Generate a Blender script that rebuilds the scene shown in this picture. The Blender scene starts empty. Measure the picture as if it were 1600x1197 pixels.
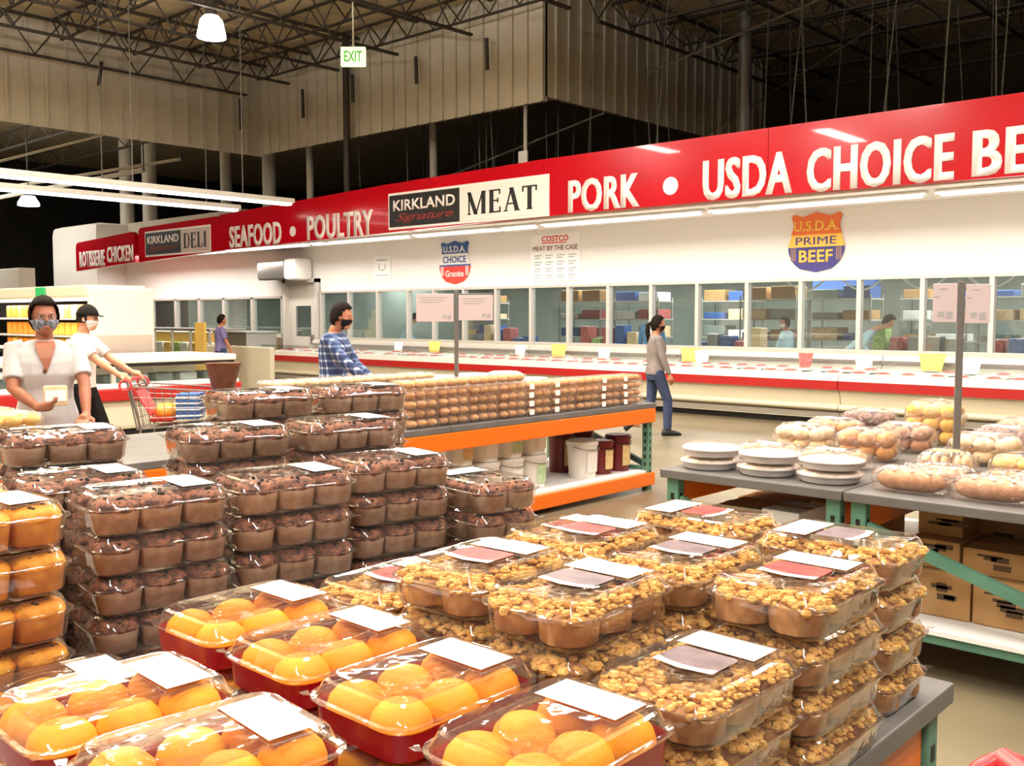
import bpy, bmesh, math, random
from mathutils import Vector, Matrix, noise
random.seed(7)
PI = math.pi
SC = bpy.context.scene
COL = SC.collection

# ------------------------------------------------------------------ camera, world, lights, exposure
cam_d = bpy.data.cameras.new('camera'); cam = bpy.data.objects.new('camera', cam_d); COL.objects.link(cam)
cam_d.sensor_width = 36.0; cam_d.lens = 36.0 * 1540 / 1600; cam_d.clip_end = 200; cam_d.clip_start = 0.05
PITCH = math.atan(105.5 / 1540)
cam.location = (0, 0, 1.6); cam.rotation_euler = (PI/2 - PITCH, 0, math.radians(42.3))
cam_d.dof.use_dof = False
SC.camera = cam

w = bpy.data.worlds.new('world'); SC.world = w; w.use_nodes = True
w.node_tree.nodes['Background'].inputs[0].default_value = (1.0, 0.93, 0.82, 1)
w.node_tree.nodes['Background'].inputs[1].default_value = 0.12

def area(name, loc, sx, sy, power, col=(1, .955, .885), rot=(0, 0, 0), spread=180):
    l = bpy.data.lights.new(name, 'AREA'); l.shape = 'RECTANGLE'; l.size = sx; l.size_y = sy
    l.energy = power; l.color = col; l.spread = math.radians(spread)
    o = bpy.data.objects.new(name, l); COL.objects.link(o); o.location = loc; o.rotation_euler = rot
    return o
# unseen high-bay rows over the sales floor; those behind the camera are added fill
for i, (x, y, p) in enumerate([(-1.6, 1.2, 125), (-4.2, 3.6, 190), (-8.6, 4.2, 230), (-3.2, 7.6, 230), (-8.0, 8.6, 300),
                               (-12.2, 6.4, 150), (-17, 2.5, 320), (-12, 0.5, 360), (1.5, 4.5, 200), (0.5, 10.2, 190), (2.5, 0.3, 185), (1.5, -3.5, 230), (-3.5, -2.5, 210)]):
    area('unseen_overhead_light', (x, y, 6.6), 0.5, 2.6, p)
    if x < -8 or y > 9: area('added_uplight', (x, y, 6.75), 0.5, 2.0, 900 if x < -8 else 300, rot=(PI, 0, 0))  # upward fill added to brighten the roof and cladding
area('unseen_overhead_light', (-34, 10.5, 7.0), 1.2, 2.6, 420); area('added_uplight', (-31, 9.5, 6.2), 1.2, 2.6, 260, rot=(PI, 0, 0))  # unseen pair added to light the far end beyond the cladding
area('added_uplight', (-1.5, 16.6, 6.8), 0.5, 2.0, 260, rot=(PI, 0, 0))  # upward fill added for the dark roof above the meat room
# strip lights in the soffit over the meat cases
for x in (-27, -21.5, -16, -10.5, -5, 0.5):
    area('soffit_light', (x, 14.05, 3.31), 5.2, 0.16, 150 if x < -26 else 95 if x < -20 else 62, (1, .96, .9))
area('deli_fill_light', (-26.1, 14.1, 1.12), 5.4, .1, 22); area('cooler_fill_light', (-16.9, 6.5, 1.80), 5.4, .1, 40)  # fill lights added to brighten the deli food and the cooler stock
# lamps in the meat room behind the glass
for x in (-27, -21, -15, -10, -5, 0):
    area('meat_room_light', (x, 18.5, 2.95), 3.5, 1.2, 190, (.95, 1, .98))

vs = SC.view_settings
vs.view_transform = 'Standard'; vs.look = 'None'; vs.exposure = 0.42; vs.gamma = 1.0; vs.use_curve_mapping = False
SC.cycles.transparent_max_bounces = 40
SC.cycles.max_bounces = 7
SC.cycles.caustics_reflective = False; SC.cycles.caustics_refractive = False
SC.cycles.sample_clamp_indirect = 6

# ------------------------------------------------------------------ helpers
def lin(c):
    r = []
    for v in c[:3]:
        v = v / 255.0
        r.append(v / 12.92 if v <= 0.04045 else ((v + 0.055) / 1.055) ** 2.4)
    return (r[0], r[1], r[2], 1)

def mat(name, c, rough=.5, metal=0.0, c2=None, scale=20.0, bump=0.0, bscale=None, contrast=(.35, .65), emit=0, coat=0, detail=4, spec=.5):
    m = bpy.data.materials.new(name); m.use_nodes = True
    nt = m.node_tree; N = nt.nodes; b = N['Principled BSDF']
    b.inputs['Base Color'].default_value = lin(c); b.inputs['Roughness'].default_value = rough
    b.inputs['Metallic'].default_value = metal; b.inputs['Coat Weight'].default_value = coat
    b.inputs['Specular IOR Level'].default_value = spec
    if c2 is not None or bump:
        tc = N.new('ShaderNodeTexCoord')
        nz = N.new('ShaderNodeTexNoise'); nz.inputs['Scale'].default_value = scale; nz.inputs['Detail'].default_value = detail
        nt.links.new(tc.outputs['Object'], nz.inputs['Vector'])
        if c2 is not None:
            r = N.new('ShaderNodeValToRGB')
            r.color_ramp.elements[0].position = contrast[0]; r.color_ramp.elements[1].position = contrast[1]
            r.color_ramp.elements[0].color = lin(c); r.color_ramp.elements[1].color = lin(c2)
            nt.links.new(nz.outputs['Fac'], r.inputs['Fac']); nt.links.new(r.outputs['Color'], b.inputs['Base Color'])
        if bump:
            n2 = nz
            if bscale:
                n2 = N.new('ShaderNodeTexNoise'); n2.inputs['Scale'].default_value = bscale
                nt.links.new(tc.outputs['Object'], n2.inputs['Vector'])
            bp = N.new('ShaderNodeBump'); bp.inputs['Strength'].default_value = bump; bp.inputs['Distance'].default_value = .01
            nt.links.new(n2.outputs['Fac'], bp.inputs['Height']); nt.links.new(bp.outputs['Normal'], b.inputs['Normal'])
    if emit:
        b.inputs['Emission Color'].default_value = lin(c); b.inputs['Emission Strength'].default_value = emit
    return m

def clear_mat(name, tint=(250, 247, 242), rough=.06, base=.032, grazing=.8, bump=.25, bscale=14, haze=.022, power=2.6):
    m = bpy.data.materials.new(name); m.use_nodes = True
    nt = m.node_tree; N = nt.nodes; N.remove(N['Principled BSDF']); out = N['Material Output']
    tr = N.new('ShaderNodeBsdfTransparent'); tr.inputs['Color'].default_value = lin(tint)
    gl = N.new('ShaderNodeBsdfGlossy'); gl.inputs['Roughness'].default_value = rough; gl.inputs['Color'].default_value = (1, 1, 1, 1)
    lw = N.new('ShaderNodeLayerWeight'); lw.inputs['Blend'].default_value = .5
    pw = N.new('ShaderNodeMath'); pw.operation = 'POWER'; pw.inputs[1].default_value = power
    ma = N.new('ShaderNodeMath'); ma.operation = 'MULTIPLY_ADD'; ma.inputs[1].default_value = grazing; ma.inputs[2].default_value = base
    mx = N.new('ShaderNodeMixShader')
    nt.links.new(lw.outputs['Facing'], pw.inputs[0]); nt.links.new(pw.outputs[0], ma.inputs[0]); nt.links.new(ma.outputs[0], mx.inputs[0])
    df = N.new('ShaderNodeBsdfDiffuse'); df.inputs['Color'].default_value = (.95, .94, .92, 1)
    m2 = N.new('ShaderNodeMixShader'); m2.inputs[0].default_value = haze; nt.links.new(tr.outputs[0], m2.inputs[1]); nt.links.new(df.outputs[0], m2.inputs[2])
    nt.links.new(m2.outputs[0], mx.inputs[1]); nt.links.new(gl.outputs[0], mx.inputs[2]); nt.links.new(mx.outputs[0], out.inputs['Surface'])
    if bump:
        tc = N.new('ShaderNodeTexCoord'); nz = N.new('ShaderNodeTexNoise'); nz.inputs['Scale'].default_value = bscale
        nt.links.new(tc.outputs['Object'], nz.inputs['Vector'])
        bp = N.new('ShaderNodeBump'); bp.inputs['Strength'].default_value = bump; bp.inputs['Distance'].default_value = .02
        nt.links.new(nz.outputs['Fac'], bp.inputs['Height']); nt.links.new(bp.outputs['Normal'], gl.inputs['Normal'])
    return m

class MB:
    """collects shapes; build() links them as one mesh object"""
    def __init__(s): s.v = []; s.f = []; s.mi = []
    def add(s, vs, fs, m=0, M=None):
        o = len(s.v)
        for p in vs:
            p = Vector(p)
            s.v.append(tuple(M @ p) if M is not None else tuple(p))
        for f in fs: s.f.append(tuple(i + o for i in f)); s.mi.append(m)
        return s
    def box(s, x0, x1, y0, y1, z0, z1, m=0, M=None):
        vs = [(x, y, z) for z in (z0, z1) for y in (y0, y1) for x in (x0, x1)]
        return s.add(vs, [(0, 2, 3, 1), (4, 5, 7, 6), (0, 1, 5, 4), (2, 6, 7, 3), (0, 4, 6, 2), (1, 3, 7, 5)], m, M)
    def rbox(s, x0, x1, y0, y1, z0, z1, b=.01, m=0, M=None):
        "box with chamfered edges"
        bm = bmesh.new(); bmesh.ops.create_cube(bm, size=1)
        for v in bm.verts: v.co = Vector((x0 + (v.co.x + .5) * (x1 - x0), y0 + (v.co.y + .5) * (y1 - y0), z0 + (v.co.z + .5) * (z1 - z0)))
        bmesh.ops.bevel(bm, geom=bm.edges[:], offset=min(b, .45 * min(x1 - x0, y1 - y0, z1 - z0)), segments=2, profile=.6, affect='EDGES')
        bm.verts.index_update()
        s.add([v.co for v in bm.verts], [[v.index for v in f.verts] for f in bm.faces], m, M); bm.free(); return s
    def rings(s, rs, m=0, cap0=True, cap1=True, M=None, close=False):
        n = len(rs[0]); vs = [p for r in rs for p in r]; fs = []
        for k in range(len(rs) - 1):
            for i in range(n):
                j = (i + 1) % n
                fs.append((k*n+i, k*n+j, (k+1)*n+j, (k+1)*n+i))
        if cap0: fs.append(tuple(range(n))[::-1])
        if cap1: fs.append(tuple((len(rs)-1)*n + i for i in range(n)))
        return s.add(vs, fs, m, M)
    def lathe(s, prof, n=20, m=0, M=None, cap0=True, cap1=True, mod=None):
        rs = []
        for r, z in prof:
            rs.append([((r * (mod(i, z) if mod else 1)) * math.cos(2*PI*i/n), (r * (mod(i, z) if mod else 1)) * math.sin(2*PI*i/n), z) for i in range(n)])
        return s.rings(rs, m, cap0, cap1, M)
    def tube(s, pts, r, n=8, m=0, M=None):
        pts = [Vector(p) for p in pts]; rs = []
        rr = r if isinstance(r, (list, tuple)) else [r] * len(pts)
        up = None
        for i, p in enumerate(pts):
            d = (pts[min(i+1, len(pts)-1)] - pts[max(i-1, 0)]).normalized()
            if up is None:
                up = Vector((0, 0, 1)) if abs(d.z) < .9 else Vector((1, 0, 0))
            a = d.cross(up).normalized(); b = a.cross(d).normalized(); up = b
            rs.append([p + (a * math.cos(2*PI*k/n) + b * math.sin(2*PI*k/n)) * rr[i] for k in range(n)])
        return s.rings(rs, m, True, True, M)
    def ell(s, c, r, m=0, nu=14, nv=9, M=None, fn=None):
        rs = []
        for j in range(1, nv):
            t = PI * j / nv
            row = []
            for i in range(nu):
                p = Vector((math.sin(t) * math.cos(2*PI*i/nu), math.sin(t) * math.sin(2*PI*i/nu), -math.cos(t)))
                if fn: p = p * fn(p)
                row.append((c[0] + p.x*r[0], c[1] + p.y*r[1], c[2] + p.z*r[2]))
            rs.append(row)
        return s.rings(rs, m, True, True, M)
    def prism(s, poly, y0, y1, m=0, M=None):
        "polygon in XZ, extruded along Y"
        n = len(poly); vs = [(x, y0, z) for x, z in poly] + [(x, y1, z) for x, z in poly]
        fs = [tuple(range(n)), tuple(range(n, 2*n))[::-1]] + [(i, i+n, (i+1) % n + n, (i+1) % n) for i in range(n)]
        return s.add(vs, fs, m, M)
    def mesh(s, name, smooth=None):
        me = bpy.data.meshes.new(name); me.from_pydata(s.v, [], s.f)
        bm = bmesh.new(); bm.from_mesh(me)
        for f, k in zip(bm.faces, s.mi): f.material_index = k
        bmesh.ops.recalc_face_normals(bm, faces=bm.faces[:])
        if smooth is not None:
            for f in bm.faces: f.smooth = True
        bm.to_mesh(me); bm.free()
        if smooth is not None and smooth < 170: me.set_sharp_from_angle(angle=math.radians(smooth))
        return me
    def build(s, name, mats, parent=None, smooth=None, loc=None, rot=None):
        me = s.mesh(name, smooth)
        for mm in (mats if isinstance(mats, (list, tuple)) else [mats]): me.materials.append(mm)
        return put(name, me, parent, loc, rot)

def put(name, me, parent=None, loc=None, rot=None):
    o = bpy.data.objects.new(name, me); COL.objects.link(o)
    if parent is not None: o.parent = parent
    if loc is not None: o.location = loc
    if rot is not None: o.rotation_euler = rot
    return o
def empty(name, loc=(0, 0, 0), rz=0.0):
    o = bpy.data.objects.new(name, None); COL.objects.link(o); o.location = loc; o.rotation_euler = (0, 0, rz); o.empty_display_size = .1
    return o
def tag(o, label, cat, group=None):
    o['label'] = label; o['category'] = cat
    if group: o['group'] = group
    return o
def thing(name, label, cat, loc=(0, 0, 0), rz=0.0, group=None):
    return tag(empty(name, loc, rz), label, cat, group)
def struct(o):
    o['kind'] = 'structure'; return o
def stuff(o):
    o['kind'] = 'stuff'; return o
def dup(root, loc, rz=0.0, label=None, group=None, skip=()):
    KIDS = kids_of(root)
    r = root.copy(); COL.objects.link(r); r.location = loc; r.rotation_euler = (0, 0, rz)
    if label: r['label'] = label
    if group: r['group'] = group
    for ch in KIDS:
        if ch.name.split('.')[0] in skip: continue
        c = ch.copy(); COL.objects.link(c); c.parent = r
        for g in kids_of(ch):
            d = g.copy(); COL.objects.link(d); d.parent = c
    return r
_kids = {}
def kids_of(o):
    if o.name not in _kids: _kids[o.name] = list(o.children)
    return _kids[o.name]
def rrect(hx, hy, z, r=.03, n=4):
    "rounded rectangle ring"
    pts = []
    for cx, cy, a0 in ((hx-r, hy-r, 0), (-hx+r, hy-r, PI/2), (-hx+r, -hy+r, PI), (hx-r, -hy+r, 1.5*PI)):
        for k in range(n+1):
            a = a0 + PI/2 * k / n
            pts.append((cx + r*math.cos(a), cy + r*math.sin(a), z))
    return pts
def remesh(mb, voxel, smooth_it=2):
    me = mb.mesh('tmp'); o = bpy.data.objects.new('tmp', me); COL.objects.link(o)
    md = o.modifiers.new('r', 'REMESH'); md.mode = 'VOXEL'; md.voxel_size = voxel; md.use_smooth_shade = True
    if smooth_it:
        s2 = o.modifiers.new('s', 'SMOOTH'); s2.iterations = smooth_it; s2.factor = .5
    dg = bpy.context.evaluated_depsgraph_get(); ev = o.evaluated_get(dg)
    out = bpy.data.meshes.new_from_object(ev); bpy.data.objects.remove(o); bpy.data.meshes.remove(me)
    out.polygons.foreach_set('use_smooth', [True] * len(out.polygons))
    return out
def text_mesh(s, w, h, bold=.0, depth=.004, spacing=1.0, shear=0.0, heavy=0.0):
    "lettering that fills a w x h rectangle, standing in XZ and read from -Y; origin at its lower left corner"
    cu = bpy.data.curves.new('t', 'FONT'); cu.body = s; cu.size = 1; cu.offset = bold; cu.extrude = .0; cu.resolution_u = 3; cu.space_character = spacing; cu.shear = shear
    o = bpy.data.objects.new('t', cu); COL.objects.link(o)
    dg = bpy.context.evaluated_depsgraph_get(); me = bpy.data.meshes.new_from_object(o.evaluated_get(dg))
    bpy.data.objects.remove(o); bpy.data.curves.remove(cu)
    xs = [v.co.x for v in me.vertices]; ys = [v.co.y for v in me.vertices]
    x0, x1, y0, y1 = min(xs), max(xs), min(ys), max(ys)
    bm = bmesh.new(); bm.from_mesh(me)
    for v in bm.verts: v.co = Vector(((v.co.x-x0)/(x1-x0)*w, 0, (v.co.y-y0)/(y1-y0)*h))
    r = bmesh.ops.extrude_face_region(bm, geom=bm.faces[:])
    for e in r['geom']:
        if isinstance(e, bmesh.types.BMVert): e.co.y -= depth
    bmesh.ops.recalc_face_normals(bm, faces=bm.faces[:])
    if heavy:
        q = bmesh.ops.duplicate(bm, geom=bm.verts[:] + bm.edges[:] + bm.faces[:])
        for e in q['geom']:
            if isinstance(e, bmesh.types.BMVert): e.co.x += heavy; e.co.y -= .0006
    bm.to_mesh(me); bm.free(); me.materials.clear()
    return me
def text(name, s, x, y, z, w, h, m, parent=None, bold=.03, spacing=1.0, depth=.004, shear=0.0, heavy=0.0):
    me = text_mesh(s, w-heavy, h, 0 if 'M' in s else min(bold, .021), depth, spacing, shear, heavy); me.materials.append(m)
    return put(name, me, parent, (x, y, z))

def nth(n):
    "1 -> first, 23 -> twenty-third"
    a = 'zeroth first second third fourth fifth sixth seventh eighth ninth tenth eleventh twelfth thirteenth fourteenth fifteenth sixteenth seventeenth eighteenth nineteenth'.split()
    tn = {2: 'twenty', 3: 'thirty', 4: 'forty', 5: 'fifty', 6: 'sixty', 7: 'seventy'}
    if n < 20: return a[n]
    return tn[n//10][:-1] + 'ieth' if n % 10 == 0 else tn[n//10] + '-' + a[n % 10]

# ------------------------------------------------------------------ materials
M_floor = mat('polished_concrete', (129, 117, 93), .36, c2=(112, 101, 79), scale=1.3, bump=.03, bscale=60)
M_deck = mat('roof_deck_tan', (206, 190, 156), .8, c2=(192, 174, 138), scale=3)
M_steel = mat('dark_joist_steel', (58, 48, 38), .6, c2=(44, 38, 32), scale=8)
M_bulk = mat('beige_metal_cladding', (198, 189, 172), .55, c2=(188, 179, 162), scale=1.2)
M_white = mat('white_wall_panel', (238, 234, 228), .45)
M_cream = mat('cream_enamel', (216, 206, 182), .35, coat=.2)
M_dark = mat('dark_void_wall', (46, 42, 40), .8, c2=(34, 32, 32), scale=2)
M_red = mat('red_sign_gloss', (184, 2, 24), .2, coat=.25, c2=(174, 2, 22), scale=1, spec=.3)
M_bump = mat('red_bumper_vinyl', (172, 28, 28), .4)
M_letter = mat('white_letter_vinyl', (250, 238, 236), .4)
M_black = mat('black_vinyl', (26, 24, 26), .5)
M_script = mat('red_script_vinyl', (140, 40, 36), .5)
M_grey = mat('grey_painted_deck', (112, 108, 105), .42, c2=(102, 98, 95), scale=6)
M_orange = mat('orange_rack_paint', (238, 112, 8), .38, coat=.2)
M_teal = mat('teal_rack_paint', (98, 146, 124), .45, c2=(88, 134, 114), scale=9)
M_darkteal = mat('dark_teal_paint', (52, 78, 70), .45)
M_alu = mat('brushed_aluminium', (208, 202, 194), .4, .3)
M_stain = mat('stainless_steel', (176, 172, 166), .32, .85)
M_post = mat('grey_post_steel', (122, 118, 114), .4, .4)
M_paper = mat('white_paper', (247, 245, 242), .6)
M_print = mat('grey_print', (170, 168, 168), .7)
M_card = mat('pinkish_price_card', (206, 188, 188), .6)
M_clear = clear_mat('clear_clamshell_plastic')
M_film = clear_mat('clear_bag_film', (252, 249, 246), .14, .06, .6, 1.0, 34, haze=.04)
M_glass = clear_mat('window_glass', (238, 243, 241), .01, .05, .7, 0, haze=.012)
M_choc = mat('chocolate_muffin_crumb', (158, 98, 72), .7, c2=(80, 42, 30), scale=60, bump=.6, bscale=90, contrast=(.42, .6))
M_chocup = mat('brown_paper_cup', (214, 184, 162), .8, c2=(182, 146, 122), scale=30)
M_yel = mat('golden_muffin_top', (246, 178, 50), .6, c2=(222, 132, 24), scale=26, bump=.5, bscale=70)
M_berry = mat('dark_berry', (60, 30, 30), .5)
M_yelcup = mat('golden_muffin_side', (230, 164, 84), .75, c2=(204, 130, 54), scale=30)
M_crumb = mat('streusel_crumb', (236, 192, 116), .8, c2=(206, 146, 64), scale=50, bump=.5, bscale=120)
M_crumbcup = mat('cake_side', (186, 138, 92), .8, c2=(156, 104, 62), scale=30)
M_dome = mat('orange_sponge_dome', (250, 172, 0), .6, c2=(241, 143, 0), scale=16, bump=.12, bscale=120)
M_redtray = mat('red_plastic_tray', (158, 14, 28), .3, coat=.4)
M_stick_red = mat('sticker_red_photo', (196, 70, 56), .4, c2=(130, 46, 42), scale=40, contrast=(.4, .6))
M_stick_grey = mat('sticker_grey_photo', (128, 108, 110), .4, c2=(104, 84, 86), scale=30)
M_bun = mat('golden_roll_crust', (226, 170, 96), .6, c2=(190, 122, 52), scale=14)
M_bunpale = mat('pale_roll_crust', (240, 214, 176), .7, c2=(226, 190, 140), scale=14)
M_yelroll = mat('yellow_roll_crust', (248, 206, 104), .6, c2=(232, 176, 66), scale=14)
M_bread = mat('bread_crust', (204, 150, 108), .6, c2=(168, 110, 70), scale=16, bump=.2, bscale=60)
M_pie = mat('pie_cream_top', (240, 224, 206), .6, c2=(226, 196, 166), scale=26)
M_plate = mat('white_pie_tin', (222, 216, 214), .35, c2=(206, 198, 196), scale=20)
M_pail = mat('white_pail_plastic', (238, 234, 224), .4)
M_maroon = mat('maroon_pail_plastic', (112, 24, 26), .35)
M_lab_y = mat('pail_label_cream', (236, 212, 160), .6, c2=(222, 186, 120), scale=30)
M_lab_g = mat('pail_label_green', (206, 226, 190), .6, c2=(168, 206, 150), scale=24)
M_carton = mat('corrugated_cardboard', (190, 148, 98), .85, c2=(176, 132, 82), scale=5)
M_cartonprint = mat('carton_dark_print', (92, 70, 50), .85)
M_skin_a = mat('skin_warm_brown', (172, 108, 80), .55, c2=(156, 94, 68), scale=12)
M_skin_b = mat('skin_light', (214, 158, 126), .55, c2=(202, 140, 108), scale=12)
M_skin_c = mat('skin_tan', (186, 124, 92), .55, c2=(170, 108, 78), scale=12)
M_hair = mat('dark_brown_hair', (34, 24, 20), .85, c2=(20, 14, 12), scale=60, bump=.5, bscale=160, spec=.15)
M_tee_w = mat('white_cotton', (220, 215, 208), .85)
M_tee_g = mat('grey_white_cotton', (204, 199, 197), .85, c2=(188, 184, 184), scale=5)
M_grey_top = mat('grey_knit', (132, 122, 120), .85, c2=(122, 112, 110), scale=20)
M_blackcloth = mat('black_cloth', (30, 27, 27), .9, spec=.15)
M_jean = mat('blue_denim', (58, 70, 104), .85, c2=(46, 56, 88), scale=30)
M_khaki = mat('khaki_cloth', (150, 134, 108), .85)
M_mask_g = mat('patterned_face_mask', (150, 150, 160), .8, c2=(96, 98, 112), scale=40, contrast=(.45, .55))
M_mask_w = mat('white_face_mask', (226, 222, 218), .8)
M_coat = mat('pale_blue_work_coat', (176, 204, 220), .8)
M_purple = mat('violet_cloth', (112, 100, 150), .8)
M_wire = mat('thin_wire', (92, 90, 84), .5, .3)
M_lamp = mat('lamp_glow', (255, 250, 242), .5, emit=9)
M_tube = mat('fluorescent_tube_glow', (255, 250, 246), .5, emit=3)
M_soff = mat('soffit_strip_glow', (255, 250, 240), .5, emit=2.2)
M_exit = mat('exit_sign_glow', (226, 244, 196), .5, emit=.9)
M_green = mat('green_sign', (44, 168, 98), .5)
M_exitg = mat('exit_green_letters', (96, 190, 96), .5, emit=.3)
M_concrete = mat('grey_painted_column', (196, 190, 180), .6)
M_blue = mat('blue_plastic', (60, 96, 160), .45)
M_mint = mat('pale_green_wall', (158, 164, 154), .6, c2=(140, 150, 142), scale=2)
M_amber = mat('orange_food_pack', (246, 160, 56), .5, c2=(238, 120, 30), scale=18)
M_yelpack = mat('yellow_food_pack', (248, 206, 96), .5, c2=(238, 180, 60), scale=18)
M_greenpack = mat('green_food_pack', (176, 200, 120), .5, c2=(120, 160, 80), scale=18)
M_meat = mat('pink_meat', (206, 120, 116), .4, c2=(170, 70, 70), scale=30)
M_foam = mat('white_foam_tray', (240, 236, 234), .6)
M_yelsign = mat('yellow_tag', (236, 196, 104), .6)
M_handle = mat('red_cart_plastic', (222, 60, 62), .35)
M_chrome = mat('cart_wire', (150, 146, 146), .3, .8)
M_brownbag = mat('brown_leather', (112, 66, 46), .5, c2=(84, 46, 32), scale=10)
M_rubber = mat('black_rubber', (26, 26, 28), .6)

def plaid_mat():
    m = bpy.data.materials.new('blue_plaid_cloth'); m.use_nodes = True; nt = m.node_tree; N = nt.nodes; b = N['Principled BSDF']
    b.inputs['Roughness'].default_value = .85
    tc = N.new('ShaderNodeTexCoord'); sep = N.new('ShaderNodeSeparateXYZ'); nt.links.new(tc.outputs['Object'], sep.inputs[0])
    add = N.new('ShaderNodeMath'); add.operation = 'ADD'; nt.links.new(sep.outputs['X'], add.inputs[0]); nt.links.new(sep.outputs['Y'], add.inputs[1])
    fs = []
    for src in (add.outputs[0], sep.outputs['Z']):
        a = N.new('ShaderNodeMath'); a.operation = 'MULTIPLY'; a.inputs[1].default_value = 15.0; nt.links.new(src, a.inputs[0])
        fr = N.new('ShaderNodeMath'); fr.operation = 'FRACT'; nt.links.new(a.outputs[0], fr.inputs[0])
        g = N.new('ShaderNodeMath'); g.operation = 'GREATER_THAN'; g.inputs[1].default_value = .70; nt.links.new(fr.outputs[0], g.inputs[0]); fs.append(g)
    sm = N.new('ShaderNodeMath'); sm.operation = 'ADD'; nt.links.new(fs[0].outputs[0], sm.inputs[0]); nt.links.new(fs[1].outputs[0], sm.inputs[1])
    hf = N.new('ShaderNodeMath'); hf.operation = 'MULTIPLY'; hf.inputs[1].default_value = .5; nt.links.new(sm.outputs[0], hf.inputs[0])
    r = N.new('ShaderNodeValToRGB'); r.color_ramp.interpolation = 'CONSTANT'
    r.color_ramp.elements[0].color = lin((48, 62, 104)); r.color_ramp.elements[1].position = .8; r.color_ramp.elements[1].color = lin((214, 218, 226))
    e = r.color_ramp.elements.new(.4); e.color = lin((104, 122, 160))
    nt.links.new(hf.outputs[0], r.inputs[0]); nt.links.new(r.outputs[0], b.inputs['Base Color'])
    return m
M_plaid = plaid_mat()

# ------------------------------------------------------------------ the hall: floor, roof, cladding, far walls
WY = 15.5                                           # front wall of the meat room
struct(MB().box(-46, 8, -8, 34, -.1, 0).build('floor', M_floor))
struct(MB().box(-46, -45.8, -8, 34, 0, 8.6).build('wall_far_end', M_dark))
struct(MB().box(-46, 8, 33.8, 34, 0, 8.6).build('wall_rear', M_dark))
struct(MB().box(8, 8.2, -8, 34, 0, 8.6).build('wall_near_side', M_dark))
struct(MB().box(-46, 8, -8.2, -8, 0, 8.6).build('wall_front', M_white))
ceil = struct(MB().box(-46, 8, -8, 34, 8.45, 8.6).build('ceiling', M_deck))
dp = MB().rbox(-1.22, 1.22, -.92, .92, 0, .05, .012).mesh('roof_panel'); dp.materials.append(M_deck)
for i in range(9):
    for j in range(11):
        put('roof_panel', dp, ceil, (-27 + 2.5*i, 6.2 + 1.9*j, 8.37 + .01*((i+j) % 2)))

def joist(name, a, b, z0, z1, pitch=.7, th=.07):
    "open web joist from a to b (x, y): top chord, bottom chord, web"
    A = Vector((a[0], a[1], 0)); B = Vector((b[0], b[1], 0)); L = (B - A).length
    o = empty(name, (a[0], a[1], 0), math.atan2(b[1]-a[1], b[0]-a[0])); struct(o)
    MB().box(0, L, -th, th, z1-th, z1).build('top_chord', M_steel, o)
    MB().box(pitch, L - pitch, -th*.8, th*.8, z0, z0+th*.9).build('bottom_chord', M_steel, o)
    m = MB(); n = int(L / pitch)
    for k in range(n):
        za, zb = (z1-th, z0+th) if k % 2 == 0 else (z0+th, z1-th)
        m.tube([(k*pitch, 0, za), ((k+1)*pitch, 0, zb)], .018, 5)
    stuff(m.build('web', M_steel, o))
for y in (6.5, 8.2, 9.9, 11.6, 13.3, 15.0):                      # joists along the hall
    joist('roof_joist', (-23.1, y), (-2, y), 7.75, 8.3, .42, .04)
for x in (-22.9, -21.0, -19.0, -16.9, -14.6, -12.0):                        # girders across it
    joist('roof_girder', (x, 4.0), (x, 15.4), 7.35, 8.25, .6, .055)
for x in (-12.4, -9.4, -6.4, -3.0):
    joist('roof_girder', (x, 15.6), (x, 27), 7.5, 8.3, .6, .05)
for y in (17.5, 19.5, 21.5, 23.5, 25.5):
    joist('roof_joist', (-13, y), (1, y), 7.7, 8.3, .5, .05)
# short stub braces that hang below the chords
for i, (x, y, z, L) in enumerate([(-22.85, 10.9, 7.0, .45), (-22.9, 14.6, 6.75, .7), (-21, 15.2, 6.8, .6), (-19.0, 15.2, 6.85, .55), (-16.8, 15.25, 6.9, .5), (-14.6, 15.25, 6.9, .55)]):
    m = MB().tube([(0, 0, .5), (0.02, -.1 if i == 0 else 0, -L + .4)], .045, 6)
    struct(m.build('joist_brace', M_steel, None, loc=(x, y, z)))

def cladding(name, a, b, z0, z1, n):
    o = empty(name, (a[0], a[1], 0), math.atan2(b[1]-a[1], b[0]-a[0])); struct(o)
    L = math.hypot(b[0]-a[0], b[1]-a[1]); wd = L / n
    MB().box(0, L, .04, .1, z0, z1).build('backing_sheet', M_bulk, o)
    m = MB().prism([(0, z0), (wd-.03, z0), (wd-.03, z1), (0, z1)], 0, .04)
    m.box(wd-.07, wd-.0, -.045, .0, z0, z1)
    me = m.mesh('cladding_panel'); me.materials.append(M_bulk)
    for k in range(n): put('cladding_panel', me, o, (k*wd, 0, 0))
    return o
XA, XB = -23.27, -13.225
cladding('wall_hanging_far', (XA, 5.0), (XA, 15.5), 5.9, 8.4, 24)
cladding('wall_hanging_centre', (XA, 15.5), (XB, 15.5), 5.95, 8.4, 24)
cladding('wall_hanging_return', (XB, 15.5), (XB, 24.5), 6.05, 8.4, 22)

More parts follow.
